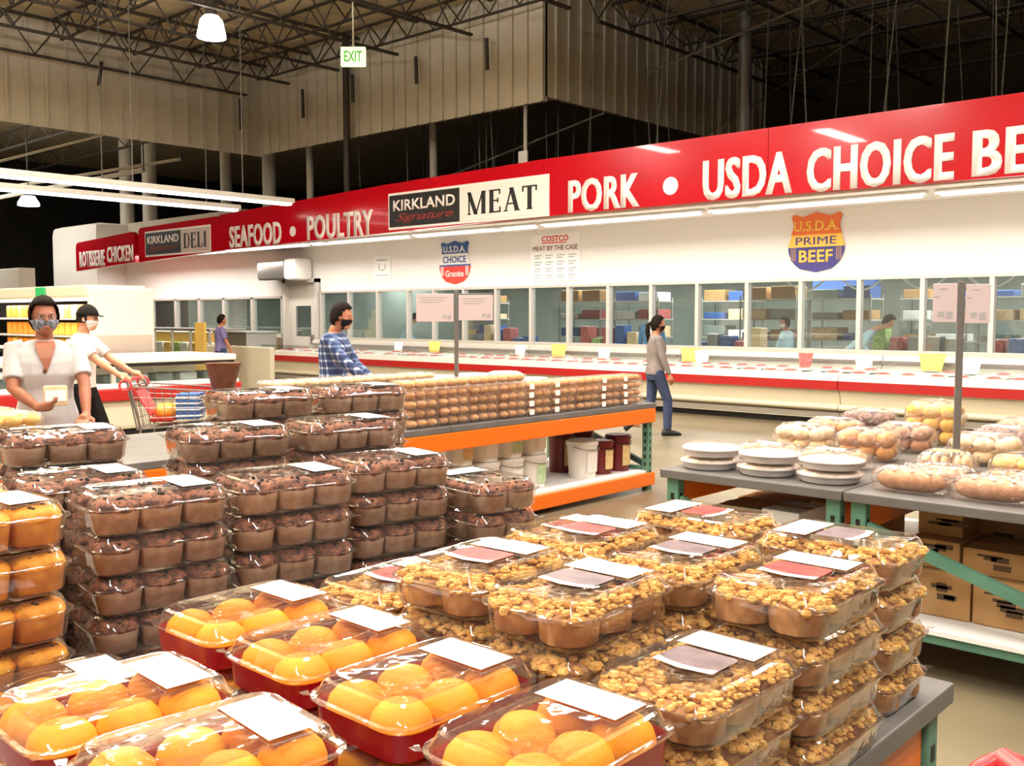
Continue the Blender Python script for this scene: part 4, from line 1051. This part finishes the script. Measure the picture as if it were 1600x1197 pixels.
B(-2.18, 6.34, .1, M_yelroll, (3, 3), (.1, .1), .09, 'bag of yellow sweet rolls at the far pie rack end', None, 3)
# on the bread rack
B(-1.68, 5.06, .25, M_bunpale, (5, 1), (.046, .13), .115, 'bag of upright bagels with yellow tag by the pies', M_yelsign, 1, 'bagged_bagels')
B(-1.30, 5.12, 0, M_yelroll, (3, 2), (.11, .12), .065, 'bag of yellow buns in two layers behind the bread loaves', None, 2)
B(-.86, 5.16, -.1, M_yelroll, (3, 2), (.11, .12), .065, 'bag of yellow buns in two layers behind the edge loaves', None, 2)
B(-1.66, 5.62, .05, M_bunpale, (3, 2), (.11, .12), .08, 'bag of pale buns behind the upright bagels', M_paper, 2)
B(-1.24, 5.62, 0, M_yelroll, (3, 2), (.11, .12), .08, 'labelled bag of yellow buns behind the first yellow bag', M_paper, 2)
B(-.84, 5.56, .1, M_yelroll, (3, 2), (.11, .12), .08, 'labelled bag of yellow buns in the third row of bread rack', M_paper, 2)
B(-1.66, 5.98, 0, M_choc, (3, 2), (.11, .12), .085, 'bag of dark chocolate rolls with white label on bread rack', M_paper, 2)
B(-1.24, 5.98, .1, M_bun, (3, 2), (.11, .12), .085, 'bag of golden buns in the fourth row of bread rack', M_paper, 2)
B(-.82, 5.98, 0, M_bunpale, (3, 2), (.11, .12), .085, 'bag of pale buns in the fourth row of bread rack', None, 2)
B(-1.66, 6.42, 0, M_bread, (3, 2), (.11, .12), .09, 'bag of reddish buns at the far end of bread rack', None, 2)
B(-1.22, 6.42, 0, M_bunpale, (3, 2), (.11, .12), .09, 'bag of pale buns at the far end of bread rack', M_paper, 2)
B(-.80, 6.42, 0, M_bun, (3, 2), (.11, .12), .09, 'bag of golden buns at the far end of bread rack', None, 2)

# cartons stored under the racks
def carton(x, y, z, w_, d, h, label, m=M_carton, rz=0, open_=False):
    t = thing('carton', label, 'carton', (x, y, z), rz)
    MB().rbox(-w_/2, w_/2, -d/2, d/2, 0, h, .006).build('box_body', m, t)
    MB().box(-w_/2, w_/2, -.03, .03, h, h+.0012).build('tape', M_bread, t)
    mm = MB(); rr = random.Random(int(x*100+z*1000))
    for q in range(5):
        a, b = rr.uniform(-w_*.35, w_*.1), rr.uniform(.25, .75)*h
        mm.box(a, a+rr.uniform(.04, .12), -d/2-.0015, -d/2, b, b+rr.uniform(.008, .03))
    stuff(mm.build('printed_marks', M_cartonprint, t))
    return t
zc = .237
names = iter(['carton under the bread rack, lowest by the teal post', 'carton under the bread rack, lowest behind the green bar', 'carton under the bread rack, lowest toward the edge of view', 'carton stacked on the one by the teal post', 'carton stacked behind the diagonal brace', 'carton stacked above the brace end', 'small carton topping the post side stack', 'small carton topping the brace side stack',
              'carton deep under the bread rack', 'second carton deep under the bread rack'])
for (x, y, z, w_, d, h) in [(-1.53, 4.72, zc, .28, .34, .21), (-1.235, 4.72, zc, .29, .34, .21), (-.93, 4.72, zc, .29, .34, .21), (-1.56, 4.74, zc+.212, .22, .32, .13), (-1.30, 4.76, zc+.212, .28, .34, .115), (-.98, 4.74, zc+.212, .29, .34, .13), (-1.57, 4.80, zc+.344, .2, .25, .11),
                              (-1.0, 4.9, zc+.344, .26, .3, .1), (-1.45, 5.25, zc, .34, .4, .4), (-1.0, 5.3, zc, .4, .4, .42)]:
    carton(x, y, z, w_, d, h, next(names))
carton(-2.26, 4.60, zc, .2, .3, .40, 'white carton under the pie rack', M_foam)
carton(-2.53, 4.66, zc, .28, .34, .37, 'brown carton under the pie rack beside the white one')
carton(-2.62, 5.2, zc, .36, .4, .33, 'carton deep under the pie rack')
carton(-2.18, 5.2, zc, .36, .4, .36, 'second carton deep under the pie rack')

# pole signs
def pole_sign(x, y, z0, z1, label, cards, rz):
    t = thing('pole_sign', label, 'sign', (x, y, z0), rz)
    MB().rbox(-.11, .11, -.09, .09, 0, .012, .004).build('foot_plate', M_post, t)
    MB().rbox(-.017, .017, -.017, .017, .012, z1-z0, .004).build('post', M_post, t)
    MB().rbox(min(c_[0] for c_ in cards), max(c_[1] for c_ in cards), .018, .03, z1-z0-.05, z1-z0-.02, .003).build('cross_arm', M_post, t)
    for (a, b, c, d) in cards:
        k = MB().rbox(a, b, -.026, -.02, c-z0, d-z0, .003).build('price_card', M_card, t)
        mm = MB(); 
        for q in range(3): mm.box(a+.03, b-.05-.03*q, -.0275, -.026, d-z0-.03-.02*q, d-z0-.026-.02*q)
        mm.box(b-.09, b-.06, -.0275, -.026, c-z0+.03, c-z0+.055); mm.box(b-.05, b-.02, -.0275, -.026, c-z0+.02, c-z0+.055)
        stuff(mm.build('small_print', M_print, k))
    return t
pole_sign(-5.765, 5.66, H+.001, 1.80, 'grey pole with two pinkish price cards rising from the roll packs', [(-.325, -.02, 1.55, 1.775), (.02, .30, 1.56, 1.765)], math.radians(42))
pole_sign(-1.72, 5.33, H+.001, 1.775, 'grey pole with two tall price cards rising from the bagged bread', [(-.135, -.02, 1.565, 1.765), (.02, .135, 1.56, 1.76)], math.radians(24))

# ------------------------------------------------------------------ people (local axes: facing +Y, their own right hand on +X)
def V(*a): return Vector(a)
def ik(a, c, l1, l2, hint):
    "elbow or knee between a and c"
    d = c - a; L = min(d.length, (l1+l2)*.995); d.normalize(); c2 = a + d*L
    x = (l1*l1 - l2*l2 + L*L)/(2*L); h = math.sqrt(max(l1*l1 - x*x, 0))
    n = (hint - d*hint.dot(d)).normalized()
    return a + d*x + n*h, c2
def hand(mb, w, d, palm_n, side, s, curl=.6):
    "palm, four fingers and a thumb; d points along the hand, palm_n out of the palm"
    d = d.normalized(); n = (palm_n - d*palm_n.dot(d)).normalized(); b = d.cross(n).normalized()*side
    mb.tube([w - d*.02*s, w + d*.02*s, w + d*.055*s, w + d*.085*s], [.024*s, .031*s, .037*s, .03*s], 8)
    mb.tube([w + d*.03*s + b*.018*s, w + d*.075*s + b*.026*s], [.018*s, .013*s], 6); mb.tube([w + d*.03*s - b*.018*s, w + d*.075*s - b*.026*s], [.018*s, .013*s], 6)
    for k, ln in enumerate((.066, .076, .071, .055)):
        o = w + d*.08*s + b*(.030 - .0205*k)*s
        a1 = d*math.cos(curl*.5) + n*math.sin(curl*.5); a2 = d*math.cos(curl*1.4) + n*math.sin(curl*1.4); a3 = d*math.cos(curl*2.1) + n*math.sin(curl*2.1)
        p1 = o + a1*ln*.48*s; p2 = p1 + a2*ln*.32*s; p3 = p2 + a3*ln*.26*s
        mb.tube([o - d*.02*s, o, p1, p2, p3], [.011*s, .0105*s, .0098*s, .0088*s, .007*s], 6)
    o = w + d*.025*s + b*.026*s
    p1 = o + (b*.75 + d*.6 + n*.25)*.034*s; p2 = p1 + (b*.2 + d*.8 + n*.4)*.03*s; p3 = p2 + (d*.8 + n*.4)*.022*s
    mb.tube([o - b*.01*s, p1, p2, p3], [.014*s, .0125*s, .011*s, .008*s], 6)
def ering(c, rx, ry, tilt=0, n=16, yaw=0):
    pts = []
    for i in range(n):
        a = 2*PI*i/n; x = rx*math.copysign(abs(math.cos(a))**.85, math.cos(a)); y = ry*math.copysign(abs(math.sin(a))**.85, math.sin(a))
        x, y = x*math.cos(yaw) - y*math.sin(yaw), x*math.sin(yaw) + y*math.cos(yaw)
        pts.append((c[0]+x, c[1]+y, c[2] - y*tilt))
    return pts
def head_shape(mb, c, s, yaw, nod):
    M = Matrix.Translation(c) @ Matrix.Rotation(yaw, 4, 'Z') @ Matrix.Rotation(-nod, 4, 'X')
    def fn(p):
        k = 1.0
        if p.z < -.1: k *= 1 - .16*(-p.z-.1)*(1.0 if p.y < .3 else .35)
        return k
    mb.ell((0, 0, .012*s), (.074*s, .095*s, .118*s), nu=18, nv=12, M=M, fn=fn)
    mb.ell((0, .045*s, -.075*s), (.047*s, .045*s, .04*s), nu=12, nv=8, M=M)                      # jaw and chin
    mb.ell((0, .083*s, .028*s), (.05*s, .014*s, .012*s), nu=10, nv=6, M=M)                        # brow
    mb.rings([[M @ V(x*s, y*s, z*s) for x, y, z in r] for r in ([(-.007, .085, .025), (.007, .085, .025), (.006, .096, .024), (-.006, .096, .024)], [(-.017, .08, -.025), (.017, .08, -.025), (.013, .117, -.022), (-.013, .117, -.022)])])   # nose
    for q in (.0, .011): mb.ell((0, .09*s, (-.052-q)*s), (.024*s, .009*s, .006*s), nu=8, nv=5, M=M)   # lips
    for sx in (-1, 1):
        mb.ell((sx*.077*s, -.005*s, -.005*s), (.011*s, .02*s, .032*s), nu=8, nv=6, M=M)           # ears
        mb.ell((sx*.045*s, .055*s, -.02*s), (.025*s, .028*s, .022*s), nu=8, nv=6, M=M)            # cheeks
    return M
def person(name, label, loc, rz, hgt, skin, top, trousers, pose, female=False, hair='short', mask=None, cap=False, sleeve='short', vox=.0075, build=1.0):
    t = thing(name, label, 'person', loc, rz); s = hgt/1.72; bw = build
    lean = pose.get('lean', 0.0); P_ = lambda x, y, z: V(x*s, (y + (z-.95)*math.tan(lean) if z > .95 else y)*s, z*s)
    sh = .165 if female else .185
    hipc = P_(0, 0, .95); neck = P_(0, -.01, 1.44); headc = P_(0, .03, 1.585) + V(0, pose.get('head_fwd', 0)*s, 0)
    yaw, nod = pose.get('head_yaw', 0), pose.get('nod', 0)
    SH = [P_(sx*sh*bw, -.01, 1.385) for sx in (-1, 1)]
    arms = []
    for i, sx in enumerate((-1, 1)):
        tgt, hint, hd, pn, cu = pose['arms'][i]
        e, w = ik(SH[i], P_(*tgt), .285*s, .25*s, V(*hint)); arms.append((SH[i], e, w, V(*hd) if hd else (w-e), V(*pn), cu))
    legs = []
    for i, sx in enumerate((-1, 1)):
        hp = V(sx*.09*s*bw, 0, .91*s); ft = pose['feet'][i]
        k, a = ik(hp, V(ft[0]*s, ft[1]*s, (ft[2]+.085)*s), .43*s, .425*s, V(sx*.08, 1, 0)); legs.append((hp, k, a, ft[3] if len(ft) > 3 else 0))
    def torso(mb, g, z0=.80, z1=1.46):
        prof = [(.80, .150, .105, 0), (.88, .168 if female else .160, .118, -.01), (.95, .166 if female else .158, .115, -.008), (1.05, .140 if female else .150, .10, 0), (1.12, .138 if female else .155, .102, .003),
                (1.22, .155 if female else .168, .122 if female else .112, .012 if female else .003), (1.30, .163 if female else .178, .118, .008), (1.36, .168 if female else .182, .098, -.003), (1.405, .135, .075, -.012), (1.44, .07, .062, -.012), (1.47, .056, .056, -.008)]
        rs = []
        for z, rx, ry, dy in prof:
            if z < z0-.001 or z > z1+.001: continue
            c = P_(0, dy, z); rs.append(ering(c, (rx*bw+g)*s, (ry*(.5+.5*bw)+g)*s))
        mb.rings(rs)
    mb = MB(); torso(mb, 0)
    mb.tube([P_(0, -.01, 1.40), P_(0, 0, 1.47), headc + V(0, -.015*s, -.06*s)], [.06*s, .053*s, .053*s], 12)
    Mh = head_shape(mb, headc, s, yaw, nod)
    for (a, e, w, hd, pn, cu), sx in zip(arms, (-1, 1)):
        mb.tube([a - V(sx*.03*s, 0, 0), a, a+(e-a)*.3, e, e+(w-e)*.3, w], [.05*s, .054*s, .048*s, .038*s, .040*s, .026*s], 10)
        hand(mb, w, hd, pn, -sx, s*1.02, cu)
    for hp, k, a, tilt in legs:
        mb.tube([hp + V(0, 0, .05*s), hp, hp+(k-hp)*.4, k, k+(a-k)*.3, a], [.08*s, .085*s, .074*s, .054*s, .056*s, .038*s], 12)
        mb.tube([a, a + V(0, .05*s, -.04*s), a + V(0, .14*s, -.055*s)], [.04*s, .036*s, .025*s], 8)
    me = remesh(mb, vox, 2); me.materials.append(skin); body = put('body', me, t)
    # shirt
    mb = MB(); torso(mb, .013, .84, 1.44)
    for (a, e, w, *_), sx in zip(arms, (-1, 1)):
        if sleeve == 'short': mb.tube([a - V(sx*.05*s, 0, -.0*s), a, a+(e-a)*.35, a+(e-a)*.78], [.062*s, .068*s, .064*s, .062*s], 12)
        else: mb.tube([a - V(sx*.05*s, 0, 0), a, a+(e-a)*.35, e, e+(w-e)*.4, e+(w-e)*.93], [.062*s, .066*s, .060*s, .052*s, .048*s, .036*s], 12)
    me = remesh(mb, vox*1.1, 3); me.materials.append(top); put('shirt', me, t)
    # trousers and shoes
    mb = MB()
    mb.rings([ering(V(0, -.005*s, z*s), (rx*bw+.008)*s, (ry+.008)*s) for z, rx, ry in ((.80, .15, .11), (.88, .165, .12), (.97, .155, .112))])
    for hp, k, a, tilt in legs:
        mb.tube([hp + V(0, 0, .04*s), hp, hp+(k-hp)*.4, k, k+(a-k)*.4, a + V(0, 0, .0)], [.09*s, .098*s, .088*s, .07*s, .068*s, .06*s], 12)
    me = remesh(mb, vox*1.2, 3); me.materials.append(trousers); put('trousers', me, t)
    for hp, k, a, tilt in legs:
        m = MB()
        rs = []
        for y, wd, h in ((-.075, .028, .05), (-.06, .04, .085), (0, .042, .10), (.06, .045, .075), (.13, .047, .055), (.175, .036, .04), (.19, .015, .025)):
            rs.append([(wd*math.cos(q), y, max(0, h*.5 + h*.5*math.sin(q)*1.05)) for q in [2*PI*i/12 for i in range(12)]])
        m.rings(rs).build('shoe', M_rubber, t, 60, loc=(a.x, a.y, a.z-.085*s), rot=(-tilt, 0, 0))
    # hair, cap, mask, eyes
    hm = MB()
    def shell(g, keep, cut=True, nv=16, nu=24, zs=1.0):
        rs = MB(); vs = []; idx = {}
        for j in range(nv+1):
            th = PI*j/nv
            for i in range(nu):
                p = V(math.sin(th)*math.cos(2*PI*i/nu), math.sin(th)*math.sin(2*PI*i/nu), math.cos(th)); vs.append((p.x*(.074+g)*s, p.y*(.095+g)*s, .012*s + p.z*(.118+g*zs)*s))
        fs = []
        for j in range(nv):
            for i in range(nu):
                q = [j*nu+i, j*nu+(i+1) % nu, (j+1)*nu+(i+1) % nu, (j+1)*nu+i]
                c = sum((V(*vs[a]) for a in q), V(0, 0, 0))/4/s
                if keep(c): fs.append(tuple(q))
        rs.add(vs, fs, 0, Mh); return rs
    def finish(mb_, nm, m_, th=.012, sub=True):
        me = mb_.mesh(nm); bm = bmesh.new(); bm.from_mesh(me)
        bmesh.ops.delete(bm, geom=[v for v in bm.verts if not v.link_faces], context='VERTS'); bmesh.ops.remove_doubles(bm, verts=bm.verts[:], dist=1e-5)
        if 'hair' in nm:
            for v in bm.verts: v.co += v.normal * (noise.noise(v.co*38)*.007 + noise.noise(v.co*90)*.003)*s
        bmesh.ops.solidify(bm, geom=bm.faces[:], thickness=-th*s)
        for f in bm.faces: f.smooth = True
        bm.to_mesh(me); bm.free(); me.materials.append(m_); return put(nm, me, t)
    if cap:
        finish(shell(.012, lambda c: c.z > .035), 'cap', M_blackcloth, .006)
        bm_ = MB(); pts = [(.07*math.cos(a), .075 + .085*math.sin(a), .045 - .012*math.sin(a)) for a in [PI*i/10 for i in range(11)]]
        bm_.add([(x*s, y*s, z*s) for x, y, z in pts] + [(x*s, y*s, (z-.006)*s) for x, y, z in pts], [tuple(range(11)), tuple(range(11, 22))[::-1]] + [(i, (i+1) % 11, (i+1) % 11+11, i+11) for i in range(11)], 0, Mh)
        bm_.build('cap_brim', M_blackcloth, t)
        finish(shell(.006, lambda c: c.z > -.045 and c.z < .04 and c.y < .02), 'hair', M_hair, .006)
    else:
        low = -.06 if hair != 'bob' else -.07
        finish(shell(.009, lambda c: c.z > (.072 if hair == 'bob' else .088) or (c.y < .045 and c.z > .06) or (hair == 'bob' and c.y < .03 and c.z > -.01) or (c.y < .02 and c.z > .02) or (c.y < -.012 and c.z > low + .03) or (c.y < -.04 and c.z > low - .02)), 'hair', M_hair, .012 if hair == 'bob' else .008)
    if hair == 'ponytail':
        pm = MB().tube([Mh @ V(0, -.10*s, .03*s), Mh @ V(0, -.145*s, .0), Mh @ V(0, -.15*s, -.10*s), Mh @ V(0, -.125*s, -.26*s), Mh @ V(0, -.12*s, -.36*s)], [.022*s, .032*s, .036*s, .028*s, .008*s], 10)
        pm.build('ponytail', M_hair, t, 60)
    if mask:
        finish(shell(.014, lambda c: c.y > .028 and -.118 < c.z < -.012), 'face_mask', mask, .004)
        for sx in (-1, 1): MB().tube([Mh @ V(sx*.077*s, .04*s, -.04*s), Mh @ V(sx*.086*s, .0, -.015*s)], .003*s, 5).build('mask_strap', mask, t)
    for sx in (-1, 1):
        MB().ell((0, 0, 0), (.0125*s, .007*s, .0055*s), nu=8, nv=6).build('eye', M_paper, t, 60, loc=Mh @ V(sx*.031*s, .083*s, .008*s))
        MB().ell((0, 0, 0), (.0058*s, .005*s, .0056*s), nu=8, nv=6).build('iris', M_black, t, 60, loc=Mh @ V(sx*.031*s, .0895*s, .008*s))
    return t, Mh, arms, s
def face_to(p, q): return math.atan2(-(q[0]-p[0]), q[1]-p[1])
stand = [(-.1, -.02, 0), (.1, .02, 0)]
def rest(sx, fwd=.04): return ((sx*.25, fwd, .84), (sx*.4, -1, 0), (0, .2, -1), (-sx, .1, 0), .5)
YR = math.radians(-47.7)          # facing along the picture's horizontal
# shopper in the grey-white tee, looking this way, a pack held at her chest
wp = (-6.62, 2.72)
wt, Mh, arms, s = person('person', 'person in grey-white v-neck tee and patterned mask holding a pack behind the yellow rolls', (wp[0], wp[1], 0), face_to(wp, (0, .3)), 1.72, M_skin_a, M_tee_g, M_khaki,
    dict(arms=[((-.22, .34, .93), (-.6, -.4, -.2), (.3, .9, -.3), (0, -.2, -1), .25), ((.06, .30, 1.02), (.9, -.5, -.35), (-1, .35, .25), (-.1, -.3, 1), .7)], feet=stand, head_yaw=.12), female=True, hair='bob', mask=M_mask_g, build=1.1)
vn = MB(); vn.rings([[(-.055, .02, 1.435), (.055, .02, 1.435), (.055, .075, 1.435), (-.055, .075, 1.435)], [(-.060, .05, 1.40), (.060, .05, 1.40), (.060, .113, 1.40), (-.060, .113, 1.40)], [(-.036, .08, 1.33), (.036, .08, 1.33), (.036, .147, 1.33), (-.036, .147, 1.33)], [(-.006, .1, 1.245), (.006, .1, 1.245), (.006, .158, 1.245), (-.006, .158, 1.245)]]); 
vn.build('v_neckline', M_skin_a, wt, rot=(0, 0, 0))
MB().ell((0, 0, 0), (.012, .006, .018), nu=8, nv=6).build('pendant', M_brownbag, wt, 60, loc=(.01, .158, 1.245))
for sx in (-1, 1):
    pts = [Mh @ (V(sx*.032, .104, .010) + V(.026*math.cos(a), 0, .017*math.sin(a))) for a in [2*PI*i/12 for i in range(13)]]
    MB().tube(pts, .0022, 5).build('glasses_rim', M_chrome, wt)
    MB().tube([Mh @ V(sx*.058, .10, .013), Mh @ V(sx*.083, .0, .012)], .002, 4).build('glasses_arm', M_chrome, wt)
M_w = wt.matrix_basis
t = thing('held_pack', 'pale wrapped pack held at the chest of the shopper in grey-white tee', 'food pack', (wp[0], wp[1], 0), wt.rotation_euler[2])
MB().rbox(-.11, .03, .30, .34, 1.03, 1.16, .015).build('wrapper', M_bunpale, t, 40); MB().rbox(-.10, .02, .338, .343, 1.06, 1.13, .002).build('paper_label', M_paper, t)
# shopper with the black cap pushing a cart
mp = (-9.62, 4.30); mr = YR + .08
person('person', 'person in white tee and black cap pushing a shopping cart past the island case', (mp[0], mp[1], 0), mr, 1.70, M_skin_b, M_tee_w, M_blackcloth,
    dict(arms=[((-.22, .47, 1.0), (-.3, -.5, -1), (.1, .9, -.25), (.2, -.2, -1), .9), ((.22, .47, 1.0), (.3, -.5, -1), (-.1, .9, -.25), (-.2, -.2, -1), .9)], feet=[(-.1, .16, 0), (.1, -.2, 0.0)], lean=.06, head_yaw=-.05, nod=.05), mask=M_mask_w, cap=True)
# plaid shirt shopper by the pail rack
pp = (-7.35, 5.62)
person('person', 'person in blue plaid shirt and black mask standing behind the pale roll packs', (pp[0], pp[1], 0), YR - .12, 1.72, M_skin_c, M_plaid, M_blackcloth,
    dict(arms=[((-.2, .34, .98), (-.4, -.5, -1), None, (.3, -.2, -1), .6), ((.18, .38, 1.0), (.7, -.5, -.6), (-.3, .9, -.1), (-.2, -.2, -1), .6)], feet=stand, lean=.04, nod=.12, head_fwd=.03), mask=M_blackcloth, sleeve='long', build=1.15)
# ponytailed shopper walking to the meat case
gp = (-7.42, 11.0)
person('person', 'person with long ponytail in grey top and jeans walking toward the meat case', (gp[0], gp[1], 0), YR + .15, 1.60, M_skin_c, M_grey_top, M_jean,
    dict(arms=[((-.25, .02, .84), (-.3, -1, 0), (0, .2, -1), (1, .1, 0), .5), ((.24, .14, .86), (.4, -1, 0), (0, .35, -1), (-1, .1, 0), .5)], feet=[(-.08, -.34, .10, -.7), (.08, .16, 0)], head_yaw=-.1), female=True, hair='ponytail', mask=M_blackcloth, sleeve='long', vox=.009)
# small worker at the deli
person('person', 'person in violet top standing beside the yellow board at the deli', (-18.95, 11.5, 0), YR + .5, 1.62, M_skin_c, M_purple, M_jean, dict(arms=[rest(-1, .1), rest(1, .2)], feet=stand), vox=.011, sleeve='short')
# workers behind the glass
person('person', 'person in pale blue work coat bending over a table behind the door side window', (-19.0, 16.7, 0), YR + .2, 1.66, M_skin_b, M_coat, M_coat, dict(arms=[((-.2, .4, .92), (-.4, -.5, -1), None, (.3, -.2, -1), .5), ((.2, .4, .92), (.4, -.5, -1), None, (-.3, -.2, -1), .5)], feet=stand, lean=.38, head_fwd=.06, nod=.4), vox=.012, sleeve='long', cap=False)
person('person', 'person in blue coat facing the racks behind the ponytailed shopper', (-11.1, 16.3, 0), 0.5, 1.70, M_skin_b, mat('blue_work_coat', (92, 140, 186), .8), M_coat, dict(arms=[rest(-1, .2), rest(1, .25)], feet=stand, lean=.1), vox=.012, sleeve='long', mask=M_mask_w)
person('person', 'person in pale coat standing before the blue board in the meat room', (-8.35, 16.6, 0), 2.4, 1.58, M_skin_c, M_coat, M_coat, dict(arms=[rest(-1, .15), rest(1, .25)], feet=stand, lean=.05), vox=.012, sleeve='long', mask=M_mask_w)
person('person', 'person in pale coat bent low over the work table under the beef badge', (-7.2, 16.3, 0), -1.2, 1.62, M_skin_b, M_coat, M_coat, dict(arms=[((-.2, .5, .95), (-.4, -.5, -1), None, (.3, -.2, -1), .5), ((.2, .5, .95), (.4, -.5, -1), None, (-.3, -.2, -1), .5)], feet=stand, lean=.85, head_fwd=.04, nod=.5), vox=.012, sleeve='long')

# ------------------------------------------------------------------ shopping carts
def cart(name, label, loc, rz):
    "cart heading along local +Y, handle at the back"
    t = thing(name, label, 'shopping cart', loc, rz)
    b0 = [(-.22, .06, .50), (.22, .06, .50), (.19, .86, .56), (-.19, .86, .56)]; b1 = [(-.29, .0, .92), (.29, .0, .92), (.25, .98, .86), (-.25, .98, .86)]
    fr = MB()
    for q in (b0, b1):
        pts = [V(*p) for p in q] + [V(*q[0])]; fr.tube(pts, .009, 6)
    for a, b in zip(b0, b1): fr.tube([a, b], .008, 6)
    fr.build('basket_frame', M_chrome, t)
    for (i, j, n) in ((0, 1, 7), (1, 2, 12), (2, 3, 7), (3, 0, 12)):
        m = MB()
        for k in range(1, n):
            u = k/n; m.tube([V(*b0[i]).lerp(V(*b0[j]), u), V(*b1[i]).lerp(V(*b1[j]), u)], .003, 4)
        for k in range(1, 4):
            u = k/4; m.tube([V(*b0[i]).lerp(V(*b1[i]), u), V(*b0[j]).lerp(V(*b1[j]), u)], .003, 4)
        stuff(m.build('wire_side', M_chrome, t))
    m = MB()
    for k in range(1, 8):
        u = k/8; m.tube([V(*b0[0]).lerp(V(*b0[1]), u), V(*b0[3]).lerp(V(*b0[2]), u)], .003, 4)
    stuff(m.build('wire_floor', M_chrome, t))
    MB().tube([(-.29, -.02, .98), (.29, -.02, .98)], .017, 10).build('handle', M_handle, t, 60)
    for sx in (-1, 1):
        MB().tube([(sx*.28, -.02, .98), (sx*.285, .02, .9), (sx*.24, .10, .5), (sx*.24, .06, .16)], .012, 6).build('side_post', M_chrome, t, 60)
        MB().tube([(sx*.29, -.02 + .055*math.cos(a), .93 + .05*math.sin(a)) for a in [2*PI*i/14 for i in range(15)]], .012, 7).build('handle_bracket', M_handle, t, 60)
        MB().tube([(sx*.24, .06, .16), (sx*.2, .80, .16)], .012, 6).build('lower_rail', M_chrome, t, 60)
        for y in (.08, .78):
            x = sx*(.24 if y < .3 else .2)
            w_ = MB().lathe([(.06, -.014), (.06, .014)], 14).build('wheel', M_rubber, t, 40, loc=(x, y, .06), rot=(0, PI/2, 0))
            MB().box(x-.02, x+.02, y-.012, y+.012, .06, .17).build('caster', M_chrome, t)
    MB().box(-.02, .02, .965, .985, .10, .86).build('front_bar', M_post, t)
    MB().rings([[(x*.7, y, z) for x, y, z in q] for q in ([(-.25, .03, .86), (.25, .03, .86), (.25, .04, .87), (-.25, .04, .87)], [(-.2, .16, .62), (.2, .16, .62), (.2, .17, .63), (-.2, .17, .63)])]).build('child_seat_flap', M_handle, t)
    return t
hd = Vector((-math.sin(mr), math.cos(mr), 0)); c0 = Vector((mp[0], mp[1], 0)) + hd*.52
cart('shopping_cart', 'wire shopping cart with red handle pushed by the shopper in white tee', c0, mr)
def in_cart(x, y): 
    p = c0 + hd*y + Vector((math.cos(mr), math.sin(mr), 0))*x; return p
p = in_cart(.0, .52); t = thing('can_carton', 'blue and green shrink wrapped block of cans in the cart', 'carton', (p.x, p.y, .585), mr)
MB().rbox(-.15, .15, -.11, .11, 0, .25, .012).build('block', M_blue, t)
for k in range(4): MB().rbox(-.152, .152, -.112, .112, .03+.06*k, .045+.06*k, .004).build('can_band', M_paper, t)
MB().rbox(-.156, -.03, -.116, -.02, .0, .25, .008).build('green_side', M_green, t)
p = in_cart(-.02, .28); t = thing('snack_bag', 'red and orange snack bag lying in the cart', 'food bag', (p.x, p.y, .56), mr)
MB().ell((0, 0, .09), (.15, .12, .09), nu=14, nv=8).build('bag', M_amber, t, 60); MB().rbox(-.16, .16, -.13, .10, -.0, .05, .02).build('red_band', M_bump, t)
p = in_cart(0, .84); t = thing('brown_basket', 'brown tapered basket riding on the front of the cart', 'basket', (p.x, p.y, .60), mr)
MB().lathe([(.05, 0), (.12, .32), (.165, .50), (.18, .53), (.155, .52), (.1, .32)], 18).build('bowl', M_brownbag, t, 50)
MB().tube([(.15*math.cos(a), .15*math.sin(a), .515) for a in [PI*2*i/16 for i in range(17)]], .012, 6).build('rim', M_brownbag, t, 60)
# red cart whose corner shows at the table end
cart('shopping_cart', 'red handled shopping cart standing just past the corner of the grey table', (-.165, 1.275, 0), math.radians(-42))
